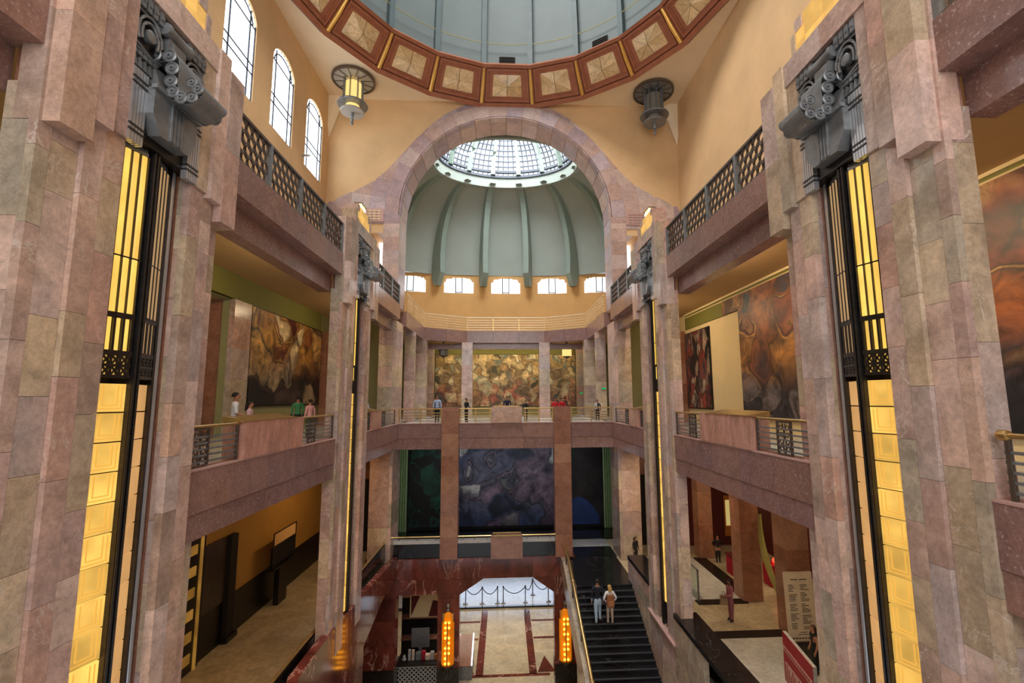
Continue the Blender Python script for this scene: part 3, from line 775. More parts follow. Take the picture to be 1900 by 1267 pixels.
rail(-1, [(-1, 6.55)], [], 'near brass balcony railing at the left edge beside the nearest pillar')
tag(ob('rail_knob', MB().lathe([(.03,-.1),(.075,-.08),(.085,0),(.075,.05),(.03,.07)], (X(1,7.08), 6.55, .94), 12, 'y'), M['brass'], None, True), 'round brass knob ending the near rail at the right hand pillar', 'knob')

# ------------------------------------------------------------------ far end balcony
eb = thing('end_beam', 'red granite beam carrying the balcony across the far end', 'beam', (XC, 31.5, -1.6))
eu = [-7.15, -4.2, -3.1, -1.0, 1.1, 3.1, 4.2, 7.15]
for a, c in zip(eu, eu[1:]):
    slab(eb, XC+a, XC+c, 31.25, 31.9, -.95, -.02, M['granite']); slab(eb, XC+a, XC+c, 31.27, 31.9, -1.65, -.955, M['granite'])
ob('coping_strip', MB().box(X(-1,7.15), X(1,7.15), 31.22, 31.9, -.02, .02), M['coping'], eb)
g = thing('balcony_railing', 'brass railing of the far end balcony between the two piers', 'railing', (XC, 31.5, .02))
for a, c in ((-7.1,-4.2),(-3.1,-1.0),(1.15,3.15),(4.25,7.1)):
    ob('hand_rail', MB().tube([(XC+a,31.5,.94),(XC+c,31.5,.94)], .045, 8), M['brass'], g, smooth=True)
    for z in (.16,.33,.5,.67): ob('bar', MB().box(XC+a,XC+c,31.48,31.52,z-.025,z+.025), M['brass'], g)
    for q in (a+.08, (a+c)/2, c-.08): ob('post', MB().box(XC+q-.03,XC+q+.03,31.47,31.53,.02,.94), M['brass'], g)
for sd in (-1, 1):
    p = thing('end_pier', 'square marble pier under the far balcony, %s of the centre' % ('left' if sd < 0 else 'right'), 'pillar', (X(sd,3.65), 31.4, -8.4))
    zs = courses(-8.4, 1.05, 1.1, 1.6)
    for z0, z1 in zip(zs, zs[1:]): slab(p, X(sd,3.1), X(sd,4.2), 31.0, 31.92, z0, z1, M['brownmarble'])
p = thing('pedestal', 'square marble pedestal with brass top at the centre of the far balcony', 'pedestal', (XC, 31.4, .02))
ob('stone_block', MB().box(XC-1.0, XC+1.0, 31.1, 31.8, .02, 1.05), M['marble'], p); ob('brass_ledge', MB().box(XC-.85, XC+.85, 31.15, 31.75, 1.05, 1.12), M['brass'], p)

# ------------------------------------------------------------------ apse behind the arch
st('floor', MB().box(X(-1,6.99), X(1,6.99), 31.3, 48, -.9, -.03), M['floor_grey'], label='stone floor of the far mural room')
st('ceiling', MB().box(X(-1,7.4), X(1,7.4), 31.3, 48, -1.3, -1.1), M['gceil'], label='ceiling over the ground landing')
PL = [(-6.95,32.6),(-6.95,39.9),(-3.5,42.0),(3.5,42.0),(6.95,39.9),(6.95,32.6)]
fl = MB()
fl.box(X(-1,7.3), X(-1,12.2), 32.7, 48, 7.1, 7.66).box(X(1,7.3), X(1,12.2), 32.7, 48, 7.1, 7.66)
fl.prism([(XC-7.28,40.2),(XC-3.5,42.3),(XC+3.5,42.3),(XC+7.28,40.2),(XC+7.28,48),(XC-7.28,48)], 'z', 7.1, 7.66)
st('floor', fl, M['gceil'], label='upper walkway floor around the far room')
bb = thing('walkway_beam', 'faceted granite beam of the upper walkway beyond the arch', 'beam', (XC, 42, 6.6))
rr = thing('walkway_railing', 'pale brass bar railing of the upper walkway beyond the arch', 'railing', (XC, 42, 7.7))
for (a, c) in zip(PL, PL[1:]):
    d = Vector((c[0]-a[0], c[1]-a[1], 0)); L_ = d.length; d.normalize(); nr = Vector((-d.y, d.x, 0))
    n = max(1, round(L_/2.4))
    for k in range(n):
        s0 = Vector((XC+a[0], a[1], 0))+d*(L_*k/n+.01); s1 = Vector((XC+a[0], a[1], 0))+d*(L_*(k+1)/n-.01)
        q = [(s0.x, s0.y), (s1.x, s1.y), (s1.x+nr.x*.5, s1.y+nr.y*.5), (s0.x+nr.x*.5, s0.y+nr.y*.5)]
        ob('slab', MB().prism(q, 'z', 6.62, 7.68), M['granite'], bb)
        for z in (7.78,8.0,8.22,8.44,8.66): ob('bar', MB().tube([(s0.x, s0.y, z), (s1.x, s1.y, z)], .04, 5), M['palebar'], rr)
        ob('hand_rail', MB().tube([(s0.x, s0.y, 8.9), (s1.x, s1.y, 8.9)], .05, 6), M['palebar'], rr)
        ob('post', MB().box(s0.x-.035, s0.x+.035, s0.y-.035, s0.y+.035, 7.68, 8.9), M['brass'], rr)
# columns of the mural room
for sd in (-1, 1):
    for (u, y, w, lab) in ((3.45, 42.2, .95, 'slim square marble column before the far mural, %s of centre'), (7.2, 35.4, .7, 'square marble column along the %s side of the far room, nearer the arch'), (7.2, 40.2, .9, 'square marble column along the %s side of the far room, at the bend'), (7.5, 45.6, 1.1, 'square marble column at the %s end of the far mural')):
        c = thing('column', lab % ('left' if sd < 0 else 'right'), 'pillar', (X(sd,u), y, 0))
        zs = courses(-.03, 6.62, 1.2, 1.7)
        for z0, z1 in zip(zs, zs[1:]): slab(c, X(sd,u)-w/2, X(sd,u)+w/2, y-w/2, y+w/2, z0, z1, M['marble'])
st('trim_6', MB().box(X(-1,7), X(1,7), 42.6, 43.0, 6.1, 6.62), M['granite'], label='granite lintel in front of the far mural')
st('wall_far', MB().box(X(-1,12.2), X(1,12.2), 47.15, 47.5, -.03, 7.1), M['wallgreen'], label='sage wall behind the far mural')
st('trim_7', MB().box(X(-1,12.2), X(1,12.2), 46.9, 47.2, 6.05, 7.1), M['green'], label='olive band over the far mural')
# upper wall with lunette windows, slightly bowed
def wy(u): return 47.3-1.5*(u/12.2)**2
wt = MB(); segs = 40
wx = [-12.2+24.4*k/segs for k in range(segs+1)]
def zc(u):
    """window hole edges at u (or None)"""
    for c in (-9.6, -4.8, 0, 4.8, 9.6):
        if abs(u-c) < 1.49:
            a = abs(u-c)/1.49; return (12.35, 13.97-.55*a**4)
    return None
us = sorted(set([round(x, 3) for x in wx]+[c+q for c in (-9.6,-4.8,0,4.8,9.6) for q in (-1.49,-1.3,-.7,0,.7,1.3,1.49)]))
for a, c in zip(us, us[1:]):
    m = (a+c)/2; h = zc(m)
    q = [(XC+a, wy(a)), (XC+c, wy(c)), (XC+c, wy(c)+.35), (XC+a, wy(a)+.35)]
    if h is None: wt.prism(q, 'z', 7.6, 14.3)
    else: wt.prism(q, 'z', 7.6, h[0]); wt.prism(q, 'z', h[1], 14.3)
st('wall_far', wt, M['farwall'], label='tan plaster wall with the row of lunette windows')
for i, c in enumerate((-9.6, -4.8, 0, 4.8, 9.6)):
    pl = [(XC+c+u, z) for u, z in ((-1.52,12.33),(1.52,12.33),(1.52,13.5),(1.25,13.85),(.6,14.0),(-.6,14.0),(-1.25,13.85),(-1.52,13.5))]
    y = wy(c)+.22
    w = st('window_%d' % (10+i), MB().prism(pl, 'y', y, y+.05), M['window2'], label='bright lunette window in the far upper wall')
    ld = MB()
    for u in (-.32,.32): ld.box(XC+c+u-.045, XC+c+u+.045, y-.06, y-.01, 12.4, 13.97)
    ld.box(XC+c-.32, XC+c+.32, y-.06, y-.01, 12.42, 12.5)
    for q in (-1, 1): ld.box(XC+c+q*1.42-.02, XC+c+q*1.42+.02, y-.05, y-.01, 12.4, 13.6)
    ob('leading', ld, M['lead'], w)
for sd in (-1, 1):
    st('wall_far', MB().box(X(sd,12.2), X(sd,12.6), 32.5, 47.5, -.03, 14.3), M['tan'], label='side wall of the far room')
# vault: ribs and shells rising to the oval skylight
AYC, RX, RY, RZ = 39.5, 6.5, 4.4, 22.4
base = [(0,0,47.3),(12,2.4,47.2),(36,7.2,46.8),(60,11.2,45.0),(84,12.4,40.6)]
def bpt(a):
    """foot of the vault at angle a from the far end"""
    s = 1 if math.sin(math.radians(a)) >= 0 else -1
    a = abs((a+180) % 360-180)
    fr = a > 90
    if fr: a = 180-a
    tb = base+[(90,12.4,39.5)]
    for (a0,x0,y0),(a1,x1,y1) in zip(tb, tb[1:]):
        if a0 <= a <= a1+1e-6:
            f = (a-a0)/(a1-a0); x, y = x0+(x1-x0)*f, y0+(y1-y0)*f; break
    if fr: y = AYC-(y-AYC)*.86
    return Vector((XC+s*x, y, 14.2))
def tpt(a): return Vector((XC+RX*math.sin(math.radians(a)), AYC+RY*math.cos(math.radians(a)), RZ))
def vp(a, f, off=0):
    b, t = bpt(a), tpt(a)
    g = math.sin(f*PI/2); h = 1-math.cos(f*PI/2)      # elliptical: steep at the foot
    q = Vector((b.x+(t.x-b.x)*h, b.y+(t.y-b.y)*h, b.z+(t.z-b.z)*g))
    c = Vector((XC, AYC, q.z)); d = (c-q); d.z = 0
    if d.length > 1e-6: d.normalize()
    return q+d*off
va = thing('vault', 'grey green ribbed vault shells between the lunette windows and the oval skylight', 'vault', (XC, AYC, 14.2))
RIBS = [12+24*k for k in range(15)]
for k, a in enumerate(RIBS):
    a2 = a+24
    if 84 < a+.5 and a+24 < 276.5: continue
    rows = [[vp(a+(a2-a)*j/6, f/12) for j in range(7)] for f in range(13)]
    mb = MB().grid(rows); i0 = len(mb.v)
    rows2 = [[vp(a+(a2-a)*j/6, f/12, -.15) for j in range(7)] for f in range(13)]
    mb.grid(rows2)
    ob('shell', mb, M['apse'], va, smooth=True)
for k, a in enumerate(RIBS):
    if 85 < a < 275: continue
    r = MB(); A, B = [], []
    prof = [(f/14) for f in range(15)]
    pts = []
    for f in prof:
        dp = .8*(1-f)**1.5+.5
        p0, p1 = vp(a, f, -.05), vp(a, f, dp); tng = Vector((-(p1-p0).y, (p1-p0).x, 0)).normalized()*.34
        pts.append((p0-tng, p0+tng, p1+tng*.8, p1-tng*.8))
    b = bpt(a); c = Vector((XC, AYC, b.z))-b; c.z = 0; c.normalize(); tng = Vector((-c.y, c.x, 0))*.34
    q0 = b+Vector((0, 0, -1.25)); hook = (q0-tng+c*.35, q0+tng+c*.35, q0+tng*.8+c*.75, q0-tng*.8+c*.75)
    mid = b+Vector((0, 0, -.6)); hook2 = (mid-tng, mid+tng, mid+tng*.8+c*1.05, mid-tng*.8+c*1.05)
    pts = [hook, hook2]+pts
    for u, w in zip(pts, pts[1:]): r.hexa(u, w)
    ob('rib', r, M['apserib'], va)
st('ceiling', MB().box(X(-1,12.5), X(1,12.5), 32.5, 35.0, 22.45, 22.8), M['apse'], label='added flat cover closing the light gap behind the arch crown')  # added covers against light leaking between arch wall and vault
for sd in (-1, 1): st('ceiling', MB().box(X(sd,6.6), X(sd,12.5), 32.5, 40.5, 22.45, 22.8), M['apse'], label='added flat cover closing the light gap beside the oval skylight')
# oval ring and skylight
sk = thing('oval_skylight', 'bright ribbed oval glass skylight at the crown of the far vault', 'skylight', (XC, AYC, RZ))
ring = MB()
def ov(a, s, z): return (XC+RX*s*math.sin(a), AYC+RY*s*math.cos(a), z)
for k in range(60):
    a, c = 2*PI*k/60, 2*PI*(k+1)/60
    ring.hexa([ov(a,1.04,RZ-.25), ov(a,.97,RZ-.25), ov(a,.93,RZ+.75), ov(a,1.04,RZ+.75)], [ov(c,1.04,RZ-.25), ov(c,.97,RZ-.25), ov(c,.93,RZ+.75), ov(c,1.04,RZ+.75)])
ob('ring', ring, M['apse'], sk)
def sp(a, f, off=0):
    s = .93*math.cos(f*PI/2*.96)+.02; z = RZ+.75+4.6*math.sin(f*PI/2)-off
    p = Vector(ov(math.radians(a), s, z+off)); c = Vector((XC, AYC, RZ)); return c+(p-c)*(1-off/5.5)
for k, a in enumerate(RIBS):
    rows = [[sp(a+24*j/4, .0+f/14, -.08) for j in range(5)] for f in range(15)]
    ob('glass_pane', MB().grid(rows), M['skylight'], sk, smooth=True)
    br = MB()
    for f in range(0, 28, 2):
        ff = f/28
        wdt = .07 if f > 3 else .16
        br.tube([sp(a+24*j/4, ff, .1) for j in range(5)], wdt, 4)
    for j in (.2,.4,.6,.8): br.tube([sp(a+24*j, f/10*.95, .1) for f in range(11)], .055, 4)
    ob('glazing_bar', br, M['lead'], sk)
    rb_ = MB(); P_ = [sp(a, (f+.3)/12.3, .2) for f in range(13)]
    rb_.tube(P_, [.30-.17*f/12 for f in range(13)], 4); ob('skylight_rib', rb_, M['apserib'], sk)

# ------------------------------------------------------------------ main dome: coffered ring, drum, ribs
RI, ZI = 9.75, 23.8
def dp(a, r, z): a = math.radians(a); return Vector((DC[0]+r*math.sin(a), DC[1]+r*math.cos(a), z))
dm = thing('coffered_ring', 'copper brown coffered ring with onyx pyramids around the main dome', 'cornice', (DC[0], DC[1], ZR))
def onb(a, f, out=0):
    """point on the sloping band: f 0 bottom .. 1 top, out towards the room"""
    r = RO+(RI-RO)*f; z = ZR-.15+(ZI-ZR+.15)*f
    return dp(a, r-out*.69, z-out*.72)
for k in range(20):
    a = 18*k; w = 9.0
    def quadbox(a0, a1, f0, f1, o0, o1):
        return MB().hexa([onb(a0,f0,o0), onb(a1,f0,o0), onb(a1,f1,o0), onb(a0,f1,o0)], [onb(a0,f0,o1), onb(a1,f0,o1), onb(a1,f1,o1), onb(a0,f1,o1)])
    ob('band_facet', quadbox(a-w, a+w, -.04, 1.0, -.3, 0), M['copper'], dm)
    fr = MB()
    for (e, o) in ((7.9,.16),(7.35,.1),(6.8,.05)):
        lo, hi = .10+(7.9-e)*.055, .90-(7.9-e)*.055
        for q in (quadbox(a-e, a-e+.65, lo, hi, 0, o), quadbox(a+e-.65, a+e, lo, hi, 0, o), quadbox(a-e, a+e, lo-.0, lo+.06, 0, o), quadbox(a-e, a+e, hi-.06, hi, 0, o)):
            j = len(fr.v); fr.v += q.v; fr.f += [tuple(x+j for x in f) for f in q.f]
    cf = ob('coffer_frame', fr, M['copper'], dm)
    c0 = [onb(a-6.0,.20,.02), onb(a+6.0,.20,.02), onb(a+5.9,.80,.02), onb(a-5.9,.80,.02)]; ap = onb(a,.5,.34)
    for j in range(4):
        p, q = c0[j], c0[(j+1) % 4]; m = (p+q)/2
        for (x, y) in ((p, m), (m, q)):
            ctr = (x+y+ap)/3
            tri = [ctr+(t-ctr)*.95 for t in (x, y, ap)]; bk = [t+Vector((0, 0, .1)) for t in tri]
            ob('onyx_panel', MB().hexa(tri, bk), M['onyxpanel'], cf)
    s0 = quadbox(a+9-.8, a+9+.8, .02, .95, 0, .12); rm = ob('rib_moulding', s0, M['copper'], dm)
    ob('gilt_rod', MB().tube([onb(a+9,.06,.2), onb(a+9,.5,.22), onb(a+9,.9,.16)], [.12,.12,.08], 8), M['gold'], rm, smooth=True)
    ob('lower_moulding', quadbox(a-w, a+w, -.06, .06, 0, .18), M['copper'], dm)
    ob('upper_moulding', quadbox(a-w, a+w, .92, 1.0, -.1, .2), M['copper'], dm)
    ob('fillet', MB().hexa([dp(a-w,RO+.02,ZR-.02), dp(a+w,RO+.02,ZR-.02), dp(a+w,RO+.35,ZR-.02), dp(a-w,RO+.35,ZR-.02)], [dp(a-w,RO+.02,ZR+.1), dp(a+w,RO+.02,ZR+.1), dp(a+w,RO+.35,ZR+.1), dp(a-w,RO+.35,ZR+.1)]), M['iron'], dm)
dd = thing('main_dome', 'grey green panelled dome with slim vertical ribs above the coffered ring', 'dome', (DC[0], DC[1], ZI))
def dpf(a, f):
    t = f*PI/2; r = 10.3*math.cos(t*.85)**.8; z = ZI-.1+15.5*math.sin(t*.95)
    return dp(a, max(r, 4.0), z)
for k in range(20):
    a = 18*k
    ob('dome_panel', MB().grid([[dpf(a-9+18*j/4, f/14*.82) for j in range(5)] for f in range(15)]), M['dome'], dd, smooth=True)
    r = MB(); pts = []
    for f in range(15):
        p = dpf(a+9, f/14*.82); c = Vector((DC[0], DC[1], p.z))-p; c.normalize(); tg = Vector((-c.y, c.x, 0))
        pts.append((p-tg*.17, p+tg*.17, p+tg*.17+c*.38, p-tg*.17+c*.38))
    for u, w in zip(pts, pts[1:]): r.hexa(u, w)
    ob('dome_rib', r, M['domerib'], dd)
    cb = [dpf(a-9+18*j/4, .075)+(Vector((DC[0], DC[1], 0))-Vector((dpf(a, .075).x, dpf(a, .075).y, 0))).normalized()*.36 for j in range(5)]
    ob('cable', MB().tube(cb, .022, 4), M['banner'], dd)
for a in (0, 36):
    v = dpf(a, .022); c = (Vector((DC[0], DC[1], v.z))-v).normalized(); tg = Vector((-c.y, c.x, 0))
    gq = MB(); p = v+c*.05
    gq.hexa([p-tg*.55, p+tg*.55, p+tg*.55+Vector((0,0,.55)), p-tg*.55+Vector((0,0,.55))], [p-tg*.55+c*.05, p+tg*.55+c*.05, p+tg*.55+Vector((0,0,.55))+c*.05, p-tg*.55+Vector((0,0,.55))+c*.05])
    for j in range(4):
        z = Vector((0,0,.08+.13*j)); gq.hexa([p-tg*.5+z+c*.05, p+tg*.5+z+c*.05, p+tg*.5+z+c*.05+Vector((0,0,.05)), p-tg*.5+z+c*.05+Vector((0,0,.05))], [p-tg*.5+z+c*.1, p+tg*.5+z+c*.1, p+tg*.5+z+c*.1+Vector((0,0,.05)), p-tg*.5+z+c*.1+Vector((0,0,.05))])
    tag(ob('vent_grille', gq, M['dark']), 'small dark vent grille at the foot of the dome, %s' % ('on the centre line' if a == 0 else 'right of the centre'), 'vent')

# ------------------------------------------------------------------ hanging ceiling lamps
def ceiling_lamp(cx, cy, lit, label):
    t = thing('ceiling_lamp', label, 'lamp', (cx, cy, 19), 'ceiling lamps')
    c = (cx, cy, 0); fm, gm = M['steel'], (M['lampglass'] if lit else M['lampglassoff'])
    cdx = ob('ceiling_disc', MB().lathe([(.3,22.0),(1.22,22.0),(1.22,22.06),(.3,22.06)], c, 36), M['frost'] if lit else M['steel'], t)
    ob('disc_rim', MB().lathe([(1.22,21.95),(1.34,21.95),(1.34,22.09),(1.22,22.09)], c, 36, closed=False), M['iron'], cdx)
    sp_ = MB()
    for k in range(12): a = 2*PI*k/12; sp_.tube([(cx+.45*math.cos(a), cy+.45*math.sin(a), 21.98), (cx+1.25*math.cos(a), cy+1.25*math.sin(a), 21.98)], .025, 4)
    sp_.tube([(cx,cy,22.05),(cx,cy,22.16)], .2, 8)
    ob('disc_spokes', sp_, M['iron'], cdx)
    ob('glass_cylinder', MB().lathe([(.3,20.35),(.52,20.35),(.52,21.75),(.3,21.75)], c, 16), gm, t, smooth=True)
    fins = MB()
    for k in range(8):
        a = 2*PI*k/8; dx, dy = math.cos(a), math.sin(a)
        fins.hexa([(cx+.5*dx-.02*dy, cy+.5*dy+.02*dx, 20.3), (cx+.66*dx-.02*dy, cy+.66*dy+.02*dx, 20.3), (cx+.66*dx-.02*dy, cy+.66*dy+.02*dx, 21.98), (cx+.5*dx-.02*dy, cy+.5*dy+.02*dx, 21.98)],
                  [(cx+.5*dx+.02*dy, cy+.5*dy-.02*dx, 20.3), (cx+.66*dx+.02*dy, cy+.66*dy-.02*dx, 20.3), (cx+.66*dx+.02*dy, cy+.66*dy-.02*dx, 21.98), (cx+.5*dx+.02*dy, cy+.5*dy-.02*dx, 21.98)])
    ob('fins', fins, fm, t)
    ob('middle_disc', MB().lathe([(.3,20.25),(.92,20.25),(.95,20.3),(.92,20.36),(.3,20.36)], c, 28), M['steel'], t)
    ob('lower_glass', MB().lathe([(.2,19.85),(.4,19.85),(.42,20.25),(.2,20.25)], c, 14), gm, t, smooth=True)
    ob('lower_disc', MB().lathe([(.15,19.78),(.72,19.78),(.75,19.83),(.72,19.88),(.15,19.88)], c, 26), M['frost'] if lit else M['steel'], t)
    ob('finial', MB().lathe([(.02,18.95),(.08,19.0),(.1,19.12),(.05,19.2),(.11,19.3),(.06,19.42),(.12,19.55),(.1,19.78)], c, 12), fm, t, smooth=True)
ceiling_lamp(-9.7, 28.45, True, 'lit tiered disc ceiling lamp in the left corner before the arch wall')
ceiling_lamp(10.05, 28.8, False, 'unlit grey tiered disc ceiling lamp in the right corner before the arch wall')
def lantern(x, y, z0, z1, lit, label):
    t = thing('hanging_lantern', label, 'lamp', (x, y, z0))
    for k in range(8):
        a = 2*PI*k/8; ob('lantern_pane', MB().box(-.16,.16,-.02,.02,z0,z1), M['lampglass'] if lit else M['lampglassoff'], t, loc=(x+.4*math.sin(a), y+.4*math.cos(a), 0), rot=(0,0,-a))
    ob('lantern_cap', MB().lathe([(.5,z1),(.5,z1+.06),(.1,z1+.1),(.04,7.1)], (x,y,0), 12), M['iron'], t); ob('lantern_base', MB().lathe([(.06,z0-.2),(.3,z0-.05),(.46,z0)], (x,y,0), 12), M['iron'], t)
lantern(5.85, 43.4, 5.5, 6.6, True, 'lit glass lantern hanging under the walkway to the right of the far mural')
lantern(-5.6, 43.4, 5.6, 6.6, False, 'unlit grey lantern hanging under the walkway to the left of the far mural')

# ------------------------------------------------------------------ murals: generic painted panels
def mural(name, label, mb, mat, frame=None):
    t = thing(name, label, 'mural', (0, 0, 0)); ob('canvas', mb, mat, t)
    if frame: ob('frame', frame, M['dado'], t)
    return t
M['mu_left'] = mural_mat('mural_brown', [(.22,(96,30,34)),(.36,(190,140,64)),(.46,(70,60,54)),(.56,(206,160,88)),(.66,(120,48,34)),(.78,(226,206,160)),(.9,(30,30,34))], .36, 1.0, .35, low=[(.25,(24,20,24)),(.42,(70,56,54)),(.52,(30,26,32)),(.62,(150,130,104)),(.72,(40,36,44)),(.84,(196,186,160))], zsplit=(3.4, 5.2))
M['mu_far'] = mural_mat('mural_multicolour', [(.2,(56,58,34)),(.36,(150,122,66)),(.46,(206,182,126)),(.54,(96,80,46)),(.62,(176,140,84)),(.7,(90,110,96)),(.8,(220,204,156)),(.92,(70,62,36))], .6, .8, .5, low=[(.25,(60,56,36)),(.4,(170,130,92)),(.5,(70,76,66)),(.6,(176,96,66)),(.7,(196,180,140)),(.85,(84,66,44))], zsplit=(2.6, 4.6))
M['mu_r1'] = mural_mat('mural_dark_blue', [(.22,(22,52,72)),(.36,(150,84,40)),(.45,(70,44,36)),(.54,(196,140,74)),(.62,(40,30,34)),(.72,(122,56,42)),(.82,(206,166,104)),(.92,(20,40,60))], .3, 1.2, .35, low=[(.25,(30,32,40)),(.4,(62,60,72)),(.5,(36,36,46)),(.6,(110,104,110)),(.7,(60,52,56)),(.82,(170,166,164)),(.92,(96,96,40))], zsplit=(2.8, 4.4))
M['mu_r2'] = mural_mat('mural_figure_dark', [(.25,(18,16,22)),(.42,(64,54,58)),(.5,(150,62,52)),(.58,(36,36,46)),(.68,(176,156,136)),(.8,(32,30,38))], 1.0, .6, .4, stretch=(1,1,.45), seed=3)
M['mu_low'] = mural_mat('mural_blue_violet', [(.2,(12,16,26)),(.36,(44,54,78)),(.46,(84,86,104)),(.52,(20,28,44)),(.6,(112,96,112)),(.68,(34,40,58)),(.8,(176,176,172)),(.92,(14,16,26))], .34, 1.0, .4, low=[(.25,(10,12,22)),(.45,(28,46,84)),(.55,(18,22,38)),(.68,(84,66,92)),(.8,(16,18,30))], zsplit=(-7.4, -5.8))
M['mu_green'] = mural_mat('mural_dark_green', [(.25,(4,8,8)),(.5,(8,24,22)),(.6,(16,74,58)),(.75,(6,16,18))], .45, .9, .5)
M['mu_dark'] = mural_mat('mural_near_black', [(.3,(4,5,9)),(.55,(12,14,22)),(.68,(34,30,34)),(.8,(8,10,16))], .5, .9, .5)
M['mu_bluemound'] = plain('mural_blue', (24,52,104), .5, 0, .3, 1)
mural('mural', 'large brown and ochre painted mural with swirling shapes on the left gallery wall', MB().box(X(-1,12.04), X(-1,11.93), 22.3, 30.6, 1.35, 5.95), M['mu_left'], MB().box(X(-1,12.05), X(-1,11.96), 22.2, 30.7, 1.27, 6.0))
mural('mural', 'wide multicoloured mural filling the far wall between the slim columns', MB().box(X(-1,7.0), X(1,7.0), 46.98, 47.13, .9, 6.03), M['mu_far'])
def mband(pts, y, col, label, nm):      # broad painted diagonals are part of the generic picture
    pass
mural('mural', 'huge dark blue and orange mural on the right gallery wall, reaching past the nearest pillar', MB().box(X(1,11.88), X(1,12.03), -1.5, 23.2, .6, 6.05).box(X(1,11.88), X(1,12.0), -1.5, 24.9, 6.05, 6.8), M['mu_r1'])
mural('mural', 'tall narrow dark painted panel on the cream right wall', MB().box(X(1,11.88), X(1,12.03), 27.0, 30.4, .95, 5.7), M['mu_r2'], MB().box(X(1,11.95), X(1,12.06), 26.92, 30.48, .87, 5.78))
lm = mural('mural', 'wide dark blue painted mural behind the ground landing, seen between the piers', MB().box(X(-1,3.85), X(1,4.1), 37.9, 38.08, -8.2, -1.4), M['mu_low'])
ob('left_field', MB().box(X(-1,7.55), X(-1,3.85), 37.9, 38.08, -8.2, -1.4), M['mu_green'], lm)
ob('right_field', MB().box(X(1,4.1), X(1,7.6), 37.9, 38.08, -8.2, -1.4), M['mu_dark'], lm)
mound = [(4.3,-8.2)]+[(4.3+3.0*k/10, -8.2+2.1*math.sin(PI*(.15+.75*k/10))) for k in range(11)]+[(7.3,-8.2)]
ob('painted_mound', MB().prism([(XC+a, b) for a, b in mound], 'y', 37.86, 37.9), M['mu_bluemound'], lm)
for q in (-3.85, 4.1): ob('light_strip', MB().box(XC+q-.07, XC+q+.07, 37.78, 37.9, -4.6, -2.3), M['screen'], lm)
# a mural glimpsed in the far right bay
mural('mural', 'dark narrow painted panel glimpsed behind the farther right pillar', MB().box(X(1,9.9), X(1,11.6), 33.35, 33.49, .7, 5.3), M['mu_r2'])
st('wall_right', MB().box(X(1,8.5), X(1,12.4), 33.5, 33.7, -.02, 7.1), M['wallgreen'], label='sage wall behind the short right bay'); st('wall_left', MB().box(X(-1,8.5), X(-1,12.4), 33.5, 33.7, -.02, 7.1), M['wallgreen'], label='sage wall behind the short left bay')
# left gallery: door recess and pilaster beside the mural
st('wall_left', MB().box(X(-1,14.4), X(-1,14.6), 15, 24, -.02, 7.1), M['wallgreen'], label='sage back wall of the stair recess in the left gallery')
st('floor', MB().box(X(-1,14.4), X(-1,12.05), 15, 24, -.9, -.02), M['floor_grey'], label='floor of the stair recess in the left gallery')
st('ceiling', MB().box(X(-1,14.4), X(-1,12.05), 15, 24, 5.96, 6.1), M['gceil'], label='ceiling of the stair recess in the left gallery')
jb = st('trim_11', MB().box(X(-1,14.4), X(-1,12.1), 20.86, 21.3, -.02, 5.95), M['brownmarble'], label='marble jamb of the stair recess in the left gallery')
sw = thing('stair_balustrade', 'dark balustrade rising in the recess of the left gallery', 'balustrade', (X(-1,13.6), 19, 0))
ob('panel', MB().prism([(15.2,-.02),(20.4,-.02),(20.4,1.6),(19.6,1.6),(19.6,2.6),(18.6,2.6),(18.6,3.4),(15.2,3.4)], 'x', X(-1,13.4), X(-1,13.2)), M['dado'], sw)
pz = thing('pilaster', 'flat marble pilaster between the recess and the mural on the left gallery wall', 'pillar', (X(-1,12.0), 21.4, 0))
zs = courses(-.02, 5.98, 1.1, 1.6)
for z0, z1 in zip(zs, zs[1:]): slab(pz, X(-1,11.9), X(-1,12.14), 20.78, 22.15, z0, z1, M['marble'])
pz = thing('pilaster', 'slim marble pilaster at the far end of the left gallery mural', 'pillar', (X(-1,11.8), 31, 0))
for z0, z1 in zip(zs, zs[1:]): slab(pz, X(-1,11.4), X(-1,12.0), 30.75, 31.6, z0, z1, M['brownmarble'])
pz = thing('pilaster', 'slim marble pilaster at the far end of the right gallery wall', 'pillar', (X(1,11.8), 31, 0))
for z0, z1 in zip(zs, zs[1:]): slab(pz, X(1,11.3), X(1,12.0), 30.6, 31.6, z0, z1, M['brownmarble'])
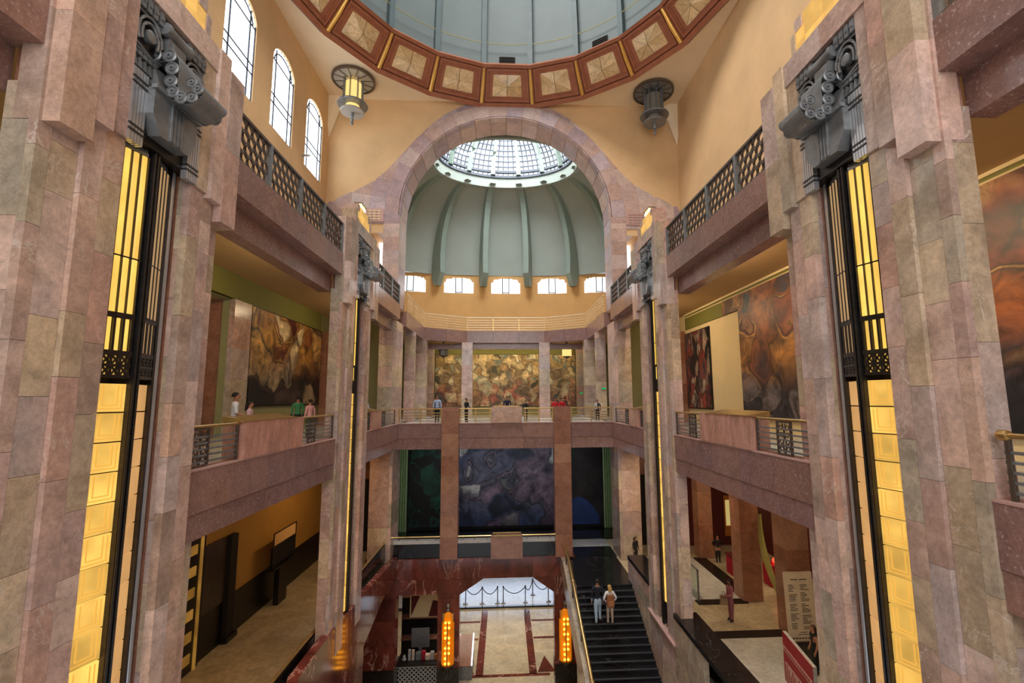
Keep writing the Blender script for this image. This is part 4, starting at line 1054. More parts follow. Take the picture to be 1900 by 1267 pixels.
# ------------------------------------------------------------------ ground landing, stairs, red marble portal
Z1, ZL = -8.5, -16.4
st('floor', MB().box(X(-1,7.1), X(1,7.1), 31.25, 33.3, -9.0, Z1), M['black'], label='black polished floor of the landing')
st('floor', MB().box(X(-1,7.1), X(1,7.1), 33.3, 35.0, -9.0, Z1), M['white'], label='white marble strip across the landing')
st('floor', MB().box(X(-1,9), X(1,9), 35.0, 38.4, -9.0, Z1+.08), M['black'], label='low black plinth below the blue mural')
st('floor', MB().box(3.9, X(1,7.0), 26.6, 31.3, -9.0, Z1), M['black'], label='black marble landing at the head of the stairs')
st('wall_far', MB().box(X(-1,12.4), X(1,12.4), 38.1, 38.5, Z1, -1.2), M['dark'], label='dark wall behind the blue mural')
for sd in (-1, 1):
    side = 'left' if sd < 0 else 'right'
    cu = MB(); m = 24; pts = []
    for k in range(m+1): pts.append((X(sd,7.62+1.0*k/m), 37.5+.07*math.cos(k*PI/2)))
    for a, c in zip(pts, pts[1:]): cu.prism([a, c, (c[0], c[1]+.04), (a[0], a[1]+.04)], 'z', Z1+.1, -1.3)
    tag(ob('curtain', cu, M['curtain'], None, True), 'pleated sage green curtain at the %s edge of the blue mural' % side, 'curtain')
    st('wall_far', MB().box(X(sd,8.6), X(sd,12.4), 33.5, 33.8, Z1, -1.2), M['brownmarble'], label='marble wall at the far end of the %s corridor' % side)
    st('door_%d' % (3 if sd < 0 else 4), MB().box(X(sd,8.9), X(sd,10.3), 33.4, 33.5, Z1, -3.8), M['dark'], label='dark doorway at the far end of the %s corridor' % side)
pw = thing('landing_parapet', 'black marble parapet with white coping along the ground landing', 'parapet', (XC, 31.4, Z1))
for a, c in ((-7.15,-4.2),(-3.1,-1.0),(1.0,3.1)):
    ob('black_wall', MB().box(XC+a, XC+c, 31.3, 31.7, -8.42, -7.52), M['black'], pw); ob('white_coping', MB().box(XC+a, XC+c, 31.28, 31.75, -7.52, -7.34), M['white'], pw)
    ob('brass_rail', MB().tube([(XC+a,31.45,-7.14),(XC+c,31.45,-7.14)], .045, 8), M['brass'], pw, True)
    for q in (a+.3, (a+c)/2, c-.3): ob('bracket', MB().box(XC+q-.03, XC+q+.03, 31.42, 31.48, -7.34, -7.15), M['iron'], pw)
p = thing('pedestal', 'orange brown marble pedestal with brass top rail in the ground landing parapet', 'pedestal', (XC, 31.3, -8.4))
ob('stone_block', MB().box(XC-1.0, XC-.7, 30.9, 31.7, -8.4, -7.15).box(XC-.7, XC+1.0, 30.85, 31.7, -8.4, -7.1), M['brownmarble'], p)
ob('brass_ledge', MB().tube([(XC-.9,30.9,-7.0),(XC+.9,30.9,-7.0),(XC+.9,31.5,-7.0),(XC-.9,31.5,-7.0)], .05, 6, True), M['brass'], p)
po = thing('red_portal', 'dark red marble portal wall with chamfered opening under the ground landing', 'portal', (0, 31.2, ZL))
def pb(poly, y0=31.15, y1=32.0, mt='red', name='slab'): return ob(name, MB().prism(poly, 'y', y0, y1), M[mt], po)
for a, c in ((-8.7,-6.72),(-6.71,-4.15),(-4.14,-1.3),(-1.29,1.79),(1.8,4.5)): pb([(a,-9.62),(c,-9.62),(c,-8.4),(a,-8.4)])
pb([(-6.71,-10.5),(-4.15,-10.5),(-4.15,-9.63),(-6.71,-9.63)])
pb([(-2.8,-10.55),(-1.3,-9.63),(-2.8,-9.63)]); pb([(3.13,-10.55),(3.13,-9.63),(1.8,-9.63)])
for a, c in ((-8.7,-6.72),(-4.14,-2.8),(3.13,4.5)):
    zs = [-14.8,-13.4,-12.0,-10.7,-9.63]
    for z0, z1 in zip(zs, zs[1:]): pb([(a,z0+.004),(c,z0+.004),(c,z1-.004),(a,z1-.004)])
    pb([(a,ZL),(c,ZL),(c,-14.81),(a,-14.81)], 31.12, 32.0, 'black', 'dado_slab')
# side wall of the stairwell, left
wl = [(16.9,-7.42),(20,-7.42),(31.15,-8.2),(31.15,-9.35),(28.1,-9.35),(24.3,-10.1),(24.3,ZL),(8,ZL),(8,-8.5),(15.8,-8.5),(16.3,-7.9)]
st('wall_left', MB().prism(wl, 'x', X(-1,6.85), X(-1,7.2)), M['red'], label='polished dark red marble side wall of the stairwell')
tag(ob('wall_scroll', MB().lathe([(.05,-.22),(.32,-.22),(.36,-.12),(.36,.12),(.32,.22),(.05,.22)], (X(-1,7.02), 16.6, -7.82), 18, 'x').lathe([(.05,-.2),(.2,-.2),(.24,-.1),(.24,.1),(.2,.2),(.05,.2)], (X(-1,7.02), 16.05, -8.15), 16, 'x'), M['red'], None, True), 'rounded red marble scroll ending the left stairwell wall', 'scroll')
for (ya, yb, zt, lab) in ((8, 20.2, -7.42, 'black parapet with brass rail along the left corridor edge'), (23.5, 30.4, -7.25, 'short black parapet before the far left arch pier')):
    pp = thing('corridor_parapet', lab, 'parapet', (X(-1,7.3), (ya+yb)/2, Z1))
    ob('black_wall', MB().box(X(-1,7.42), X(-1,7.6), ya, yb, Z1, zt), M['black'], pp)
    ob('brass_rail', MB().tube([(X(-1,7.5),ya,zt+.1),(X(-1,7.5),yb,zt+.1)], .06, 8), M['brass'], pp, True)
# right side wall and black slabs
wr = thing('stairwell_wall', 'pink marble side wall beside the black stairs, capped with black slabs', 'wall', (X(1,7.0), 24, ZL))
for (ya, yb, zt) in ((17.3,20.2,-7.42),(20.2,23.5,-8.52),(23.5,27.4,-7.42),(27.4,31.0,-8.52)):
    zs = courses(ZL, zt, 1.1, 1.6); n = 2
    for k in range(n):
        for z0, z1 in zip(zs, zs[1:]): slab(wr, X(1,6.8), X(1,7.0), ya+(yb-ya)*k/n, ya+(yb-ya)*(k+1)/n, z0, z1, M['marble'])
ob('ledge', MB().box(X(1,6.72), X(1,6.98), 20.1, 23.6, -8.52, -8.44), M['coping'], wr)
for ya, yb in ((8,11.9),(11.91,15.9),(15.91,20.15),(23.5,27.4)): ob('black_cap', MB().box(X(1,6.78), X(1,7.75), ya, yb, -7.42, -7.24), M['black'], wr)
ob('black_base', MB().box(X(1,7.3), X(1,7.5), 8, 20.15, Z1, -7.42), M['black'], wr)
sr = thing('staircase', 'flight of black marble stairs climbing to the landing on the right', 'stairs', (5.4, 24, ZL))
for k in range(13):
    ya = 26.6-.34*k; zt = -8.5-.175*(k+1)
    stp = ob('step', MB().box(3.88, X(1,6.8), ya-.36, ya, zt-.35, zt), M['black'], sr); ob('nosing', MB().box(3.88, X(1,6.8), ya-.38, ya-.31, zt-.04, zt+.006), M['nosing'], stp)
ye, ze = 26.6-.34*13, -8.5-.175*13
ob('half_landing', MB().box(3.88, X(1,6.8), ye-2.0, ye, ze-.4, ze-.12), M['black'], sr)
for k in range(10): ob('step', MB().box(3.88, X(1,6.8), ye-2.0-.34*(k+1), ye-2.0-.34*k, ze-.4-.25*(k+1), ze-.12-.25*(k+1)), M['black'], sr)
ob('stringer', MB().prism([(31.1,-8.42),(29.9,-8.3),(20.5,-11.35),(20.5,-12.9),(31.1,-9.25)], 'x', 3.56, 3.88), M['marble'], sr)
hr = thing('stair_rail', 'thick brass handrail climbing the left side of the black stairs', 'railing', (3.75, 25, -10))
ob('hand_rail', MB().tube([(3.76,30.6,-7.55),(3.76,28.4,-7.85),(3.76,25,-9.2),(3.76,19.5,-11.35)], .085, 10), M['brass'], hr, True)
for y, z in ((29.6,-7.72),(27,-8.42),(24.2,-9.55),(21.6,-10.55)):
    ob('rail_post', MB().tube([(3.74,y,z-.9),(3.74,y,z)], .04, 6), M['iron'], hr); ob('rail_collar', MB().lathe([(.09,-.07),(.12,-.05),(.12,.05),(.09,.07)], (3.76,y,z), 10, 'y'), M['brass'], hr, True)
# amber sconces on the portal
for cx, lab in ((-3.48,'left'), (3.80,'right')):
    s = thing('wall_sconce', 'tall amber glass wall sconce full of small bulbs on the %s red portal pilaster' % lab, 'lamp', (cx, 31, -14.9), 'amber sconces on the portal')
    ob('back_plate', MB().box(cx-.34, cx+.34, 31.08, 31.14, -14.6, -11.6), M['brass'], s)
    for q in range(5):
        a0, a1 = PI*q/5, PI*(q+1)/5; r = .38
        P0, P1 = (cx-r*math.cos(a0), 31.1-r*.8*math.sin(a0)), (cx-r*math.cos(a1), 31.1-r*.8*math.sin(a1))
        ob('glass_pane', MB().hexa([(P0[0],P0[1],-14.5),(P1[0],P1[1],-14.5),(P1[0],P1[1],-12.1),(P0[0],P0[1],-12.1)], [(P0[0],P0[1]+.02,-14.5),(P1[0],P1[1]+.02,-14.5),(P1[0],P1[1]+.02,-12.1),(P0[0],P0[1]+.02,-12.1)]), M['scglass'], s)
    ob('glass_tip', MB().lathe([(.30,-12.1),(.24,-11.9),(.2,-11.6),(.06,-11.5)], (cx,31.05,0), 8), M['scglass'], s)
    for k in range(9):
        for dx in (-.11,.11):
            if (k*2+(dx > 0)) % 5 != 3: ob('bulb', MB().ball((cx+dx, 30.70, -14.3+k*.29), .065, n=8, m=5), M['bulbamber'], s)
    ob('spine', MB().box(cx-.025, cx+.025, 30.73, 30.8, -14.5, -12.0), M['iron'], s)
    ob('base_cup', MB().lathe([(.1,-14.95),(.14,-14.8),(.34,-14.62),(.4,-14.5)], (cx,31.05,0), 12), M['bronze'], s, True)
    ob('finial', MB().lathe([(.04,-11.55),(.1,-11.4),(.05,-11.3),(.12,-11.12),(.02,-11.0)], (cx,31.05,0), 10), M['steel'], s, True)

# ------------------------------------------------------------------ lower lobby through the portal
st('floor', MB().box(-12, 12, 8, 43.2, ZL-.4, ZL), M['floor_cream'], label='glossy cream floor of the lower lobby')
st('floor', MB().box(-12, 12, 43.4, 60, ZL-.4, ZL+.12), M['floor_grey'], label='pale blue lit floor near the street doors')
st('trim_8', MB().box(-12, 12, 43.15, 43.45, ZL, ZL+.14), M['black'], label='black step edge across the lower lobby')
inl = st('trim_9', MB().box(-1.9,-1.4,33.2,42.9,ZL,ZL+.006), M['red'], label='dark red inlay strips in the lobby floor')
for b in (MB().box(1.65,2.15,33.2,42.9,ZL,ZL+.006), MB().box(-6,-1.95,40.6,40.9,ZL,ZL+.006), MB().box(2.2,6,40.6,40.9,ZL,ZL+.006), MB().box(-6,-1.95,37.8,38.1,ZL,ZL+.006), MB().box(2.2,6,37.8,38.1,ZL,ZL+.006),
          MB().prism([(-3.2,33.4),(-2.0,33.4),(-2.6,35.4)], 'z', ZL, ZL+.006), MB().prism([(2.2,33.4),(3.4,33.4),(2.8,35.4)], 'z', ZL, ZL+.006), MB().box(-3,3,33.0,33.3,ZL,ZL+.006)): ob('inlay_strip', b, M['red'], inl)
st('ceiling', MB().box(-12, 12, 32, 60, -9.3, -9.1), M['gceil'], label='ceiling of the lower lobby')
st('wall_far', MB().box(-12, 12, 61, 61.3, ZL, -9.1), M['frost'], label='bright far wall of the lower lobby')
for sx, nm in ((-12,'left'),(12,'right')): st('wall_%s' % nm, MB().box(sx, sx+(.3 if sx > 0 else -.3), 8, 61, ZL, -9.1), M['brownmarble'], label='marble side wall of the lower lobby')
bars = MB()
xs_ = [-3.4,-1.95,-.6,-.1,1.85,2.6,3.9]
for i, x in enumerate(xs_):
    y = 43.9 if i not in (5,) else 45.5
    s = thing('stanchion', 'slim dark rope barrier post, number %s from the left in the lobby row' % ('one','two','three','four','five','six','seven')[i], 'stanchion', (x, y, ZL+.12), 'rope barrier posts')
    ob('base', MB().lathe([(.24,0),(.24,.04),(.05,.09)], (x,y,ZL+.12), 14), M['chrome'], s, True); ob('pole', MB().lathe([(.04,.06),(.04,1.3),(.07,1.32),(.07,1.4),(.02,1.44)], (x,y,ZL+.12), 10), M['navyrope'], s, True)
for a, c in ((0,1),(1,2),(3,4),(4,5),(5,6)):
    xa, xc = xs_[a], xs_[c]; ya = 45.5 if a == 5 else 43.9; yc_ = 45.5 if c == 5 else 43.9
    pts = [(xa+(xc-xa)*k/10, ya+(yc_-ya)*k/10, ZL+1.45-.55*4*(k/10)*(1-k/10)) for k in range(11)]
    tag(ob('barrier_rope', MB().tube(pts, .035, 6), M['navyrope'], None, True), 'dark sagging rope between lobby posts %s and %s' % (('one','two','three','four','five','six','seven')[a], ('one','two','three','four','five','six','seven')[c]), 'rope')
# glass case in the lobby
gc = thing('display_case', 'slanted glass display case with white edge strips beside the left portal pilaster', 'cabinet', (-2.6, 33.5, ZL))
ob('cabinet_body', MB().box(-3.1,-2.1,32.8,35,ZL,-15.6), M['steel'], gc); ob('print_field', MB().hexa([(-3.05,32.8,-15.55),(-2.15,32.8,-15.55),(-2.15,34.9,-14.6),(-3.05,34.9,-14.6)], [(-3.05,32.8,-15.6),(-2.15,32.8,-15.6),(-2.15,34.9,-14.66),(-3.05,34.9,-14.66)]), M['brownmarble'], gc)
for x in (-3.08,-2.12): ob('edge_strip', MB().tube([(x,32.8,-15.52),(x,34.9,-14.55)], .05, 6), M['screen'], gc)
# bookshop counter seen through the left opening
ct = thing('shop_counter', 'white pierced front shop counter in the left portal opening', 'counter', (-5.45, 32.8, ZL))
ob('counter_top', MB().box(-6.9,-4.25,32.5,33.9,-15.32,-15.2), M['dado'], ct); ob('counter_body', MB().box(-6.85,-4.3,32.7,33.8,ZL,-15.32), M['dark'], ct)
pf = MB()
for k in range(9):
    for r in range(4):
        x = -6.78+k*.29; z = ZL+.02+r*.26; pf.tube([(x,32.62,z),(x+.29,32.62,z+.26)], .04, 4); pf.tube([(x+.29,32.62,z),(x,32.62,z+.26)], .04, 4)
pf.box(-6.85,-4.3,32.58,32.68,-15.42,-15.34)
ob('pierced_front', pf, M['white'], ct)
goods = [(-6.5,.3,.22,'white'),(-6.15,.62,.16,'white'),(-5.92,.6,.14,'paper'),(-5.6,.4,.3,'steel'),(-5.25,.5,.24,'redcloth'),(-5.0,.28,.3,'paper'),(-4.7,.45,.22,'white'),(-4.45,.3,.18,'wood')]
lbls = ['small white statuette leftmost on the shop counter','tall white box standing on the shop counter','cream box beside the tall white box on the shop counter','grey metal holder at the middle of the shop counter','red and white box on the shop counter','low cream stack on the shop counter','white box right of the low stack on the shop counter','small orange box rightmost on the shop counter']
for (x, h, w, mt), lb_ in zip(goods, lbls):
    b = MB().box(x-w/2,x+w/2,33.0,33.0+w,-15.2,-15.2+h)
    if mt == 'white' and h < .35: b = MB().lathe([(.12,0),(.13,.06),(.06,.12),(.09,.2),(.03,.3)], (x,33.1,-15.2), 10)
    tag(ob('boxed_goods', b, M[mt]), lb_, 'box', 'goods on the shop counter')
sh = thing('shop_shelf', 'dark shop shelf with grey panel behind the counter', 'shelf', (-5.4, 35.5, ZL))
ob('shelf_back', MB().box(-7.3,-4.2,36.0,36.1,ZL,-10.4), M['dado'], sh)
for z in (-15.0,-13.6,-12.2): ob('shelf_board', MB().box(-7.2,-4.3,35.3,36.0,z-.06,z), M['brownmarble'], sh)
tag(ob('counter_screen', MB().box(-6.3,-5.1,34.4,34.5,-15.1,-13.9).box(-5.8,-5.6,34.4,34.55,-16.3,-15.1), M['steel']), 'grey panel standing behind the shop counter', 'panel')
pst = thing('poster_panel', 'cream and brown poster panel high behind the shop counter', 'poster', (-5.4, 35.2, -13))
ob('sheet', MB().box(-6.6,-4.3,35.15,35.2,-13.5,-11.9), M['cream'], pst); ob('brown_figure', MB().prism([(-6.5,-13.4),(-5.9,-12.1),(-6.5,-12.1)], 'y', 35.12, 35.15).prism([(-5.3,-13.45),(-4.4,-13.45),(-4.4,-12.5),(-5.0,-12.4)], 'y', 35.12, 35.15), M['redwall'], pst)
bk = []
for k in range(7):
    x = -6.6+k*.3; tag(ob('boxed_goods', MB().box(x,x+.2,35.4,35.7,-13.6,-13.6+.3+.08*(k % 3)), M[('gold','paper','wood')[k % 3]]), ['first','second','third','fourth','fifth','sixth','seventh'][k]+' small box from the left on the dark shop shelf', 'box', 'goods on the shop shelf')

# ------------------------------------------------------------------ right hand rooms on the ground floor
for (a, y, w, lab) in ((11.7,24.0,1.0,'square marble column in the right rooms, middle of the row'), (11.9,20.4,1.0,'square marble column in the right rooms, beside the white list board'), (12.2,30.4,.9,'square marble column in the right rooms, at the far end'), (15.5,20.8,1.0,'square marble column deeper in the right rooms')):
    c = thing('column', lab, 'pillar', (XC+a+w/2, y+w/2, Z1))
    zs = courses(Z1, -1.35, 1.4, 2.2)
    for z0, z1 in zip(zs, zs[1:]): slab(c, XC+a, XC+a+w, y, y+w, z0, z1, M['brownmarble'])
for q in ((11.6,12.5,Y0,20.3),(11.9,12.7,24.9,30.5),(9.0,12.0,20.55,21.15),(9.5,12.0,23.85,24.35)):
    st('trim_10', MB().box(q[0],q[1],q[2],q[3],Z1-.02,Z1+.03), M['dado'], label='black stone strip in the right corridor floor')
st('floor', MB().box(X(1,7.8),12.0,8,20.55,Z1-.02,Z1+.012), M['floor_grey'], label='pale grey floor field of the right corridor')
st('floor', MB().box(9.0,12.0,24.35,30.5,Z1-.02,Z1+.012), M['floor_grey'], label='pale grey floor field at the far end of the right corridor')
gs = thing('glass_screen', 'clear glass screen standing beside the farther right pillar', 'screen', (9.7, 25.5, Z1))
gm_ = NT('clear_glass'); gm_.fin((.75,.85,.82), .05); gm_.b.inputs['Transmission Weight'].default_value = .92; gm_.b.inputs['IOR'].default_value = 1.1; M['glass'] = gm_.m
ob('glass_pane', MB().box(9.62,9.66,24.2,27.5,Z1,-7.0), M['glass'], gs); ob('edge_strip', MB().box(9.6,9.68,24.15,24.21,Z1,-7.0).box(9.6,9.68,24.15,27.5,-7.03,-6.98), M['steel'], gs)
sb = thing('list_board', 'tall cream list board with two columns of small print beside the right column', 'sign', (12.3, 20.15, Z1))
ob('board', MB().hexa([(11.75,20.05,Z1+.05),(12.95,20.05,Z1+.05),(12.95,20.2,-5.8),(11.75,20.2,-5.8)], [(11.75,20.15,Z1+.05),(12.95,20.15,Z1+.05),(12.95,20.3,-5.8),(11.75,20.3,-5.8)]), M['paper'], sb)
pr = MB(); rq = random.Random(3)
def ln(x0, x1, z, t=.02):
    y = 20.05+(z-Z1)/2.7*.15-.012; pr.box(x0,x1,y,y+.01,z,z+t)
ln(12.0,12.3,-6.1,.035); ln(12.38,12.7,-6.1,.035)
for k in range(28):
    z = -6.3-k*.062
    if k % 6 != 5: ln(11.88,11.88+rq.uniform(.15,.36),z)
    if k % 7 != 4: ln(12.38,12.38+rq.uniform(.15,.42),z)
ln(12.2,12.5,-8.12); ln(12.1,12.7,-8.2)
for k in range(8): ln(11.87+k*.13,11.95+k*.13,-8.36,.06)
tag(ob('print', pr, M['ink'], sb), None, None, None, 'stuff'); ob('foot', MB().box(11.8,12.9,19.95,20.4,Z1,Z1+.06), M['iron'], sb)
rbn = thing('red_board', 'slanting red and pink printed board standing at the lower right', 'sign', (9.85, 16.5, Z1))
A0, A1 = Vector((10.04,17.6,0)), Vector((9.62,15.3,0)); dv = (A1-A0); nv = Vector((-.983,.18,0))
def bd(s0, s1, z0, z1, o0, o1):
    P = [A0+dv*s0, A0+dv*s1]
    return MB().hexa([P[0]+nv*o0+Vector((0,0,z0)), P[1]+nv*o0+Vector((0,0,z0)), P[1]+nv*o0+Vector((0,0,z1)), P[0]+nv*o0+Vector((0,0,z1))], [P[0]+nv*o1+Vector((0,0,z0)), P[1]+nv*o1+Vector((0,0,z0)), P[1]+nv*o1+Vector((0,0,z1)), P[0]+nv*o1+Vector((0,0,z1))])
ob('board', bd(0,1,Z1,-6.85,0,-.12), M['white'], rbn); ob('red_field', bd(0,1,Z1+.02,-6.85,.012,0), M['redcloth'], rbn)
ob('pale_band', bd(0,.97,-7.48,-7.3,.02,.012), M['pinkprint'], rbn); ob('pale_field', bd(.06,.97,-8.4,-7.8,.02,.012), M['pinkprint'], rbn)
tx = MB()
for k in range(13):
    q = bd(.06+k*.066,.1+k*.066,-7.44,-7.35,.026,.02); j = len(tx.v); tx.v += q.v; tx.f += [tuple(t+j for t in f) for f in q.f]
for k in range(12):
    q = bd(.1+k*.07,.13+k*.07,-8.35,-7.85-.1*(k % 3),.026,.02); j = len(tx.v); tx.v += q.v; tx.f += [tuple(t+j for t in f) for f in q.f]
tag(ob('print', tx, M['redcloth'], rbn), None, None, None, 'stuff')
dk = thing('red_desk', 'small red desk with a glowing lamp in the dark right room', 'desk', (13.4, 27.6, Z1))
ob('desk_body', MB().box(12.95,14.1,27.3,28.1,Z1,-7.5), M['redcloth'], dk); ob('desk_top', MB().box(12.9,14.15,27.25,28.15,-7.5,-7.42), M['redwall'], dk); ob('lamp_glow', MB().ball((13.5,27.7,-7.3), .14), M['redlamp'], dk)
dk = thing('red_desk', 'red counter with an orange lamp behind the middle column of the right rooms', 'desk', (15.1, 26, Z1))
ob('desk_body', MB().box(14.2,16,25.6,26.4,Z1,-7.4), M['redcloth'], dk); ob('lamp_glow', MB().ball((14.6,25.8,-7.2), .16), M['redlamp'], dk)
pf_ = thing('lit_picture', 'yellow lit framed picture on the dark red end wall', 'picture', (16, 32.9, -6.5))
ob('frame', MB().box(15.2,16.9,32.88,32.98,-7.9,-5.2), M['wood'], pf_); ob('sheet', MB().box(15.3,16.8,32.85,32.88,-7.2,-5.5), M['piclight'], pf_); ob('dark_motif', MB().box(16.1,16.6,32.83,32.85,-7.1,-5.9), M['green'], pf_)
bn = MB(); rows = []
for k in range(17):
    f = k/16; z = -4.3-4.0*f; x = 12.86-.1*math.sin(f*PI)-.05*f; y = 23.85-2.2*f**2; w = .07+.09*math.sin(f*PI)
    rows.append([(x-w,y,z),(x,y-.06,z),(x+w,y,z)])
bn.grid(rows); rows2 = [[(a,b+.03,c) for a,b,c in r] for r in rows]; bn.grid(rows2)
tag(ob('hanging_banner', bn, M['banner'], None, True), 'long yellow green cloth banner hanging and curving beside the middle column', 'banner')
tag(ob('banner_panel', MB().box(9.05,9.4,30.6,30.65,Z1+.02,-2.6).box(8.95,9.5,30.45,30.8,Z1,Z1+.05), M['frost']), 'tall narrow pale blue banner behind the farther right pillar', 'banner')
# left corridor furniture
d2 = st('door_2', MB().box(X(-1,11.9), X(-1,12.06), 18.45, 19.95, Z1, -3.6), M['dado'], label='dark metal door with gilded panels in the left corridor')
for k in range(6):
    z = -8.3+k*.78; ob('gilt_panel', MB().box(X(-1,11.86), X(-1,11.9), 18.75, 19.4, z+.15, z+.5), M['gilt'], d2)
ob('gilt_strip', MB().box(X(-1,11.84), X(-1,11.9), 19.62, 19.74, Z1, -3.7), M['gilt'], d2)
st('door_5', MB().box(X(-1,11.94), X(-1,12.06), 20.0, 21.5, -6.8, -4.2), M['darkstone'], label='dark marble recess in the left corridor wall')
pz = thing('pilaster', 'slim dark pilaster on the left corridor wall', 'pillar', (X(-1,11.8), 21.8, Z1)); ob('shaft', MB().box(X(-1,11.8), X(-1,12.04), 21.6, 22.1, Z1, -4.2), M['dark'], pz); ob('base', MB().box(X(-1,11.7), X(-1,12.0), 21.5, 22.3, Z1, -8.3), M['dado'], pz)
sg = thing('sign_stand', 'dark sign board on a black post in the left corridor', 'sign', (X(-1,11.3), 25.6, Z1))
ob('board', MB().box(X(-1,11.35), X(-1,11.45), 24.4, 26.9, -6.55, -5.55), M['dado'], sg); ob('header', MB().box(X(-1,11.34), X(-1,11.4), 24.5, 26.8, -5.5, -4.95), M['ochre'], sg); ob('frame', MB().box(X(-1,11.33), X(-1,11.36), 24.4, 24.46, -5.55, -4.9).box(X(-1,11.33), X(-1,11.36), 26.84, 26.9, -5.55, -4.9).box(X(-1,11.33), X(-1,11.36), 24.4, 26.9, -4.95, -4.9), M['dado'], sg)
ob('post', MB().box(X(-1,11.35), X(-1,11.6), 25.2, 26.1, Z1, -6.5), M['dado'], sg); ob('lip', MB().box(X(-1,11.2), X(-1,11.5), 24.3, 27.0, -6.62, -6.55), M['dado'], sg)
for (x, y, z, lab) in ((7.45, 34.99, 2.3, 'small green lit sign on the near side column of the far room'), (7.4, 44.98, 2.1, 'faint green lit sign near the right end of the far mural')):
    e = thing('exit_sign', lab, 'sign', (x, y, z)); ob('housing', MB().box(x-.15,x+.15,y-.02,y+.05,z-.08,z+.08), M['iron'], e); ob('lit_face', MB().box(x-.13,x+.13,y-.04,y-.02,z-.06,z+.06), M['exit'], e)
tag(ob('wall_spotlight', MB().lathe([(.03,-.18),(.07,-.16),(.07,.1),(.05,.14)], (X(-1,11.75), 26.7, 15.9), 10, 'x').box(X(-1,12.05), X(-1,11.9), 26.65, 26.75, 15.85, 15.95), M['chrome'], None, True), 'small white spotlight beside the farthest tall window', 'lamp')
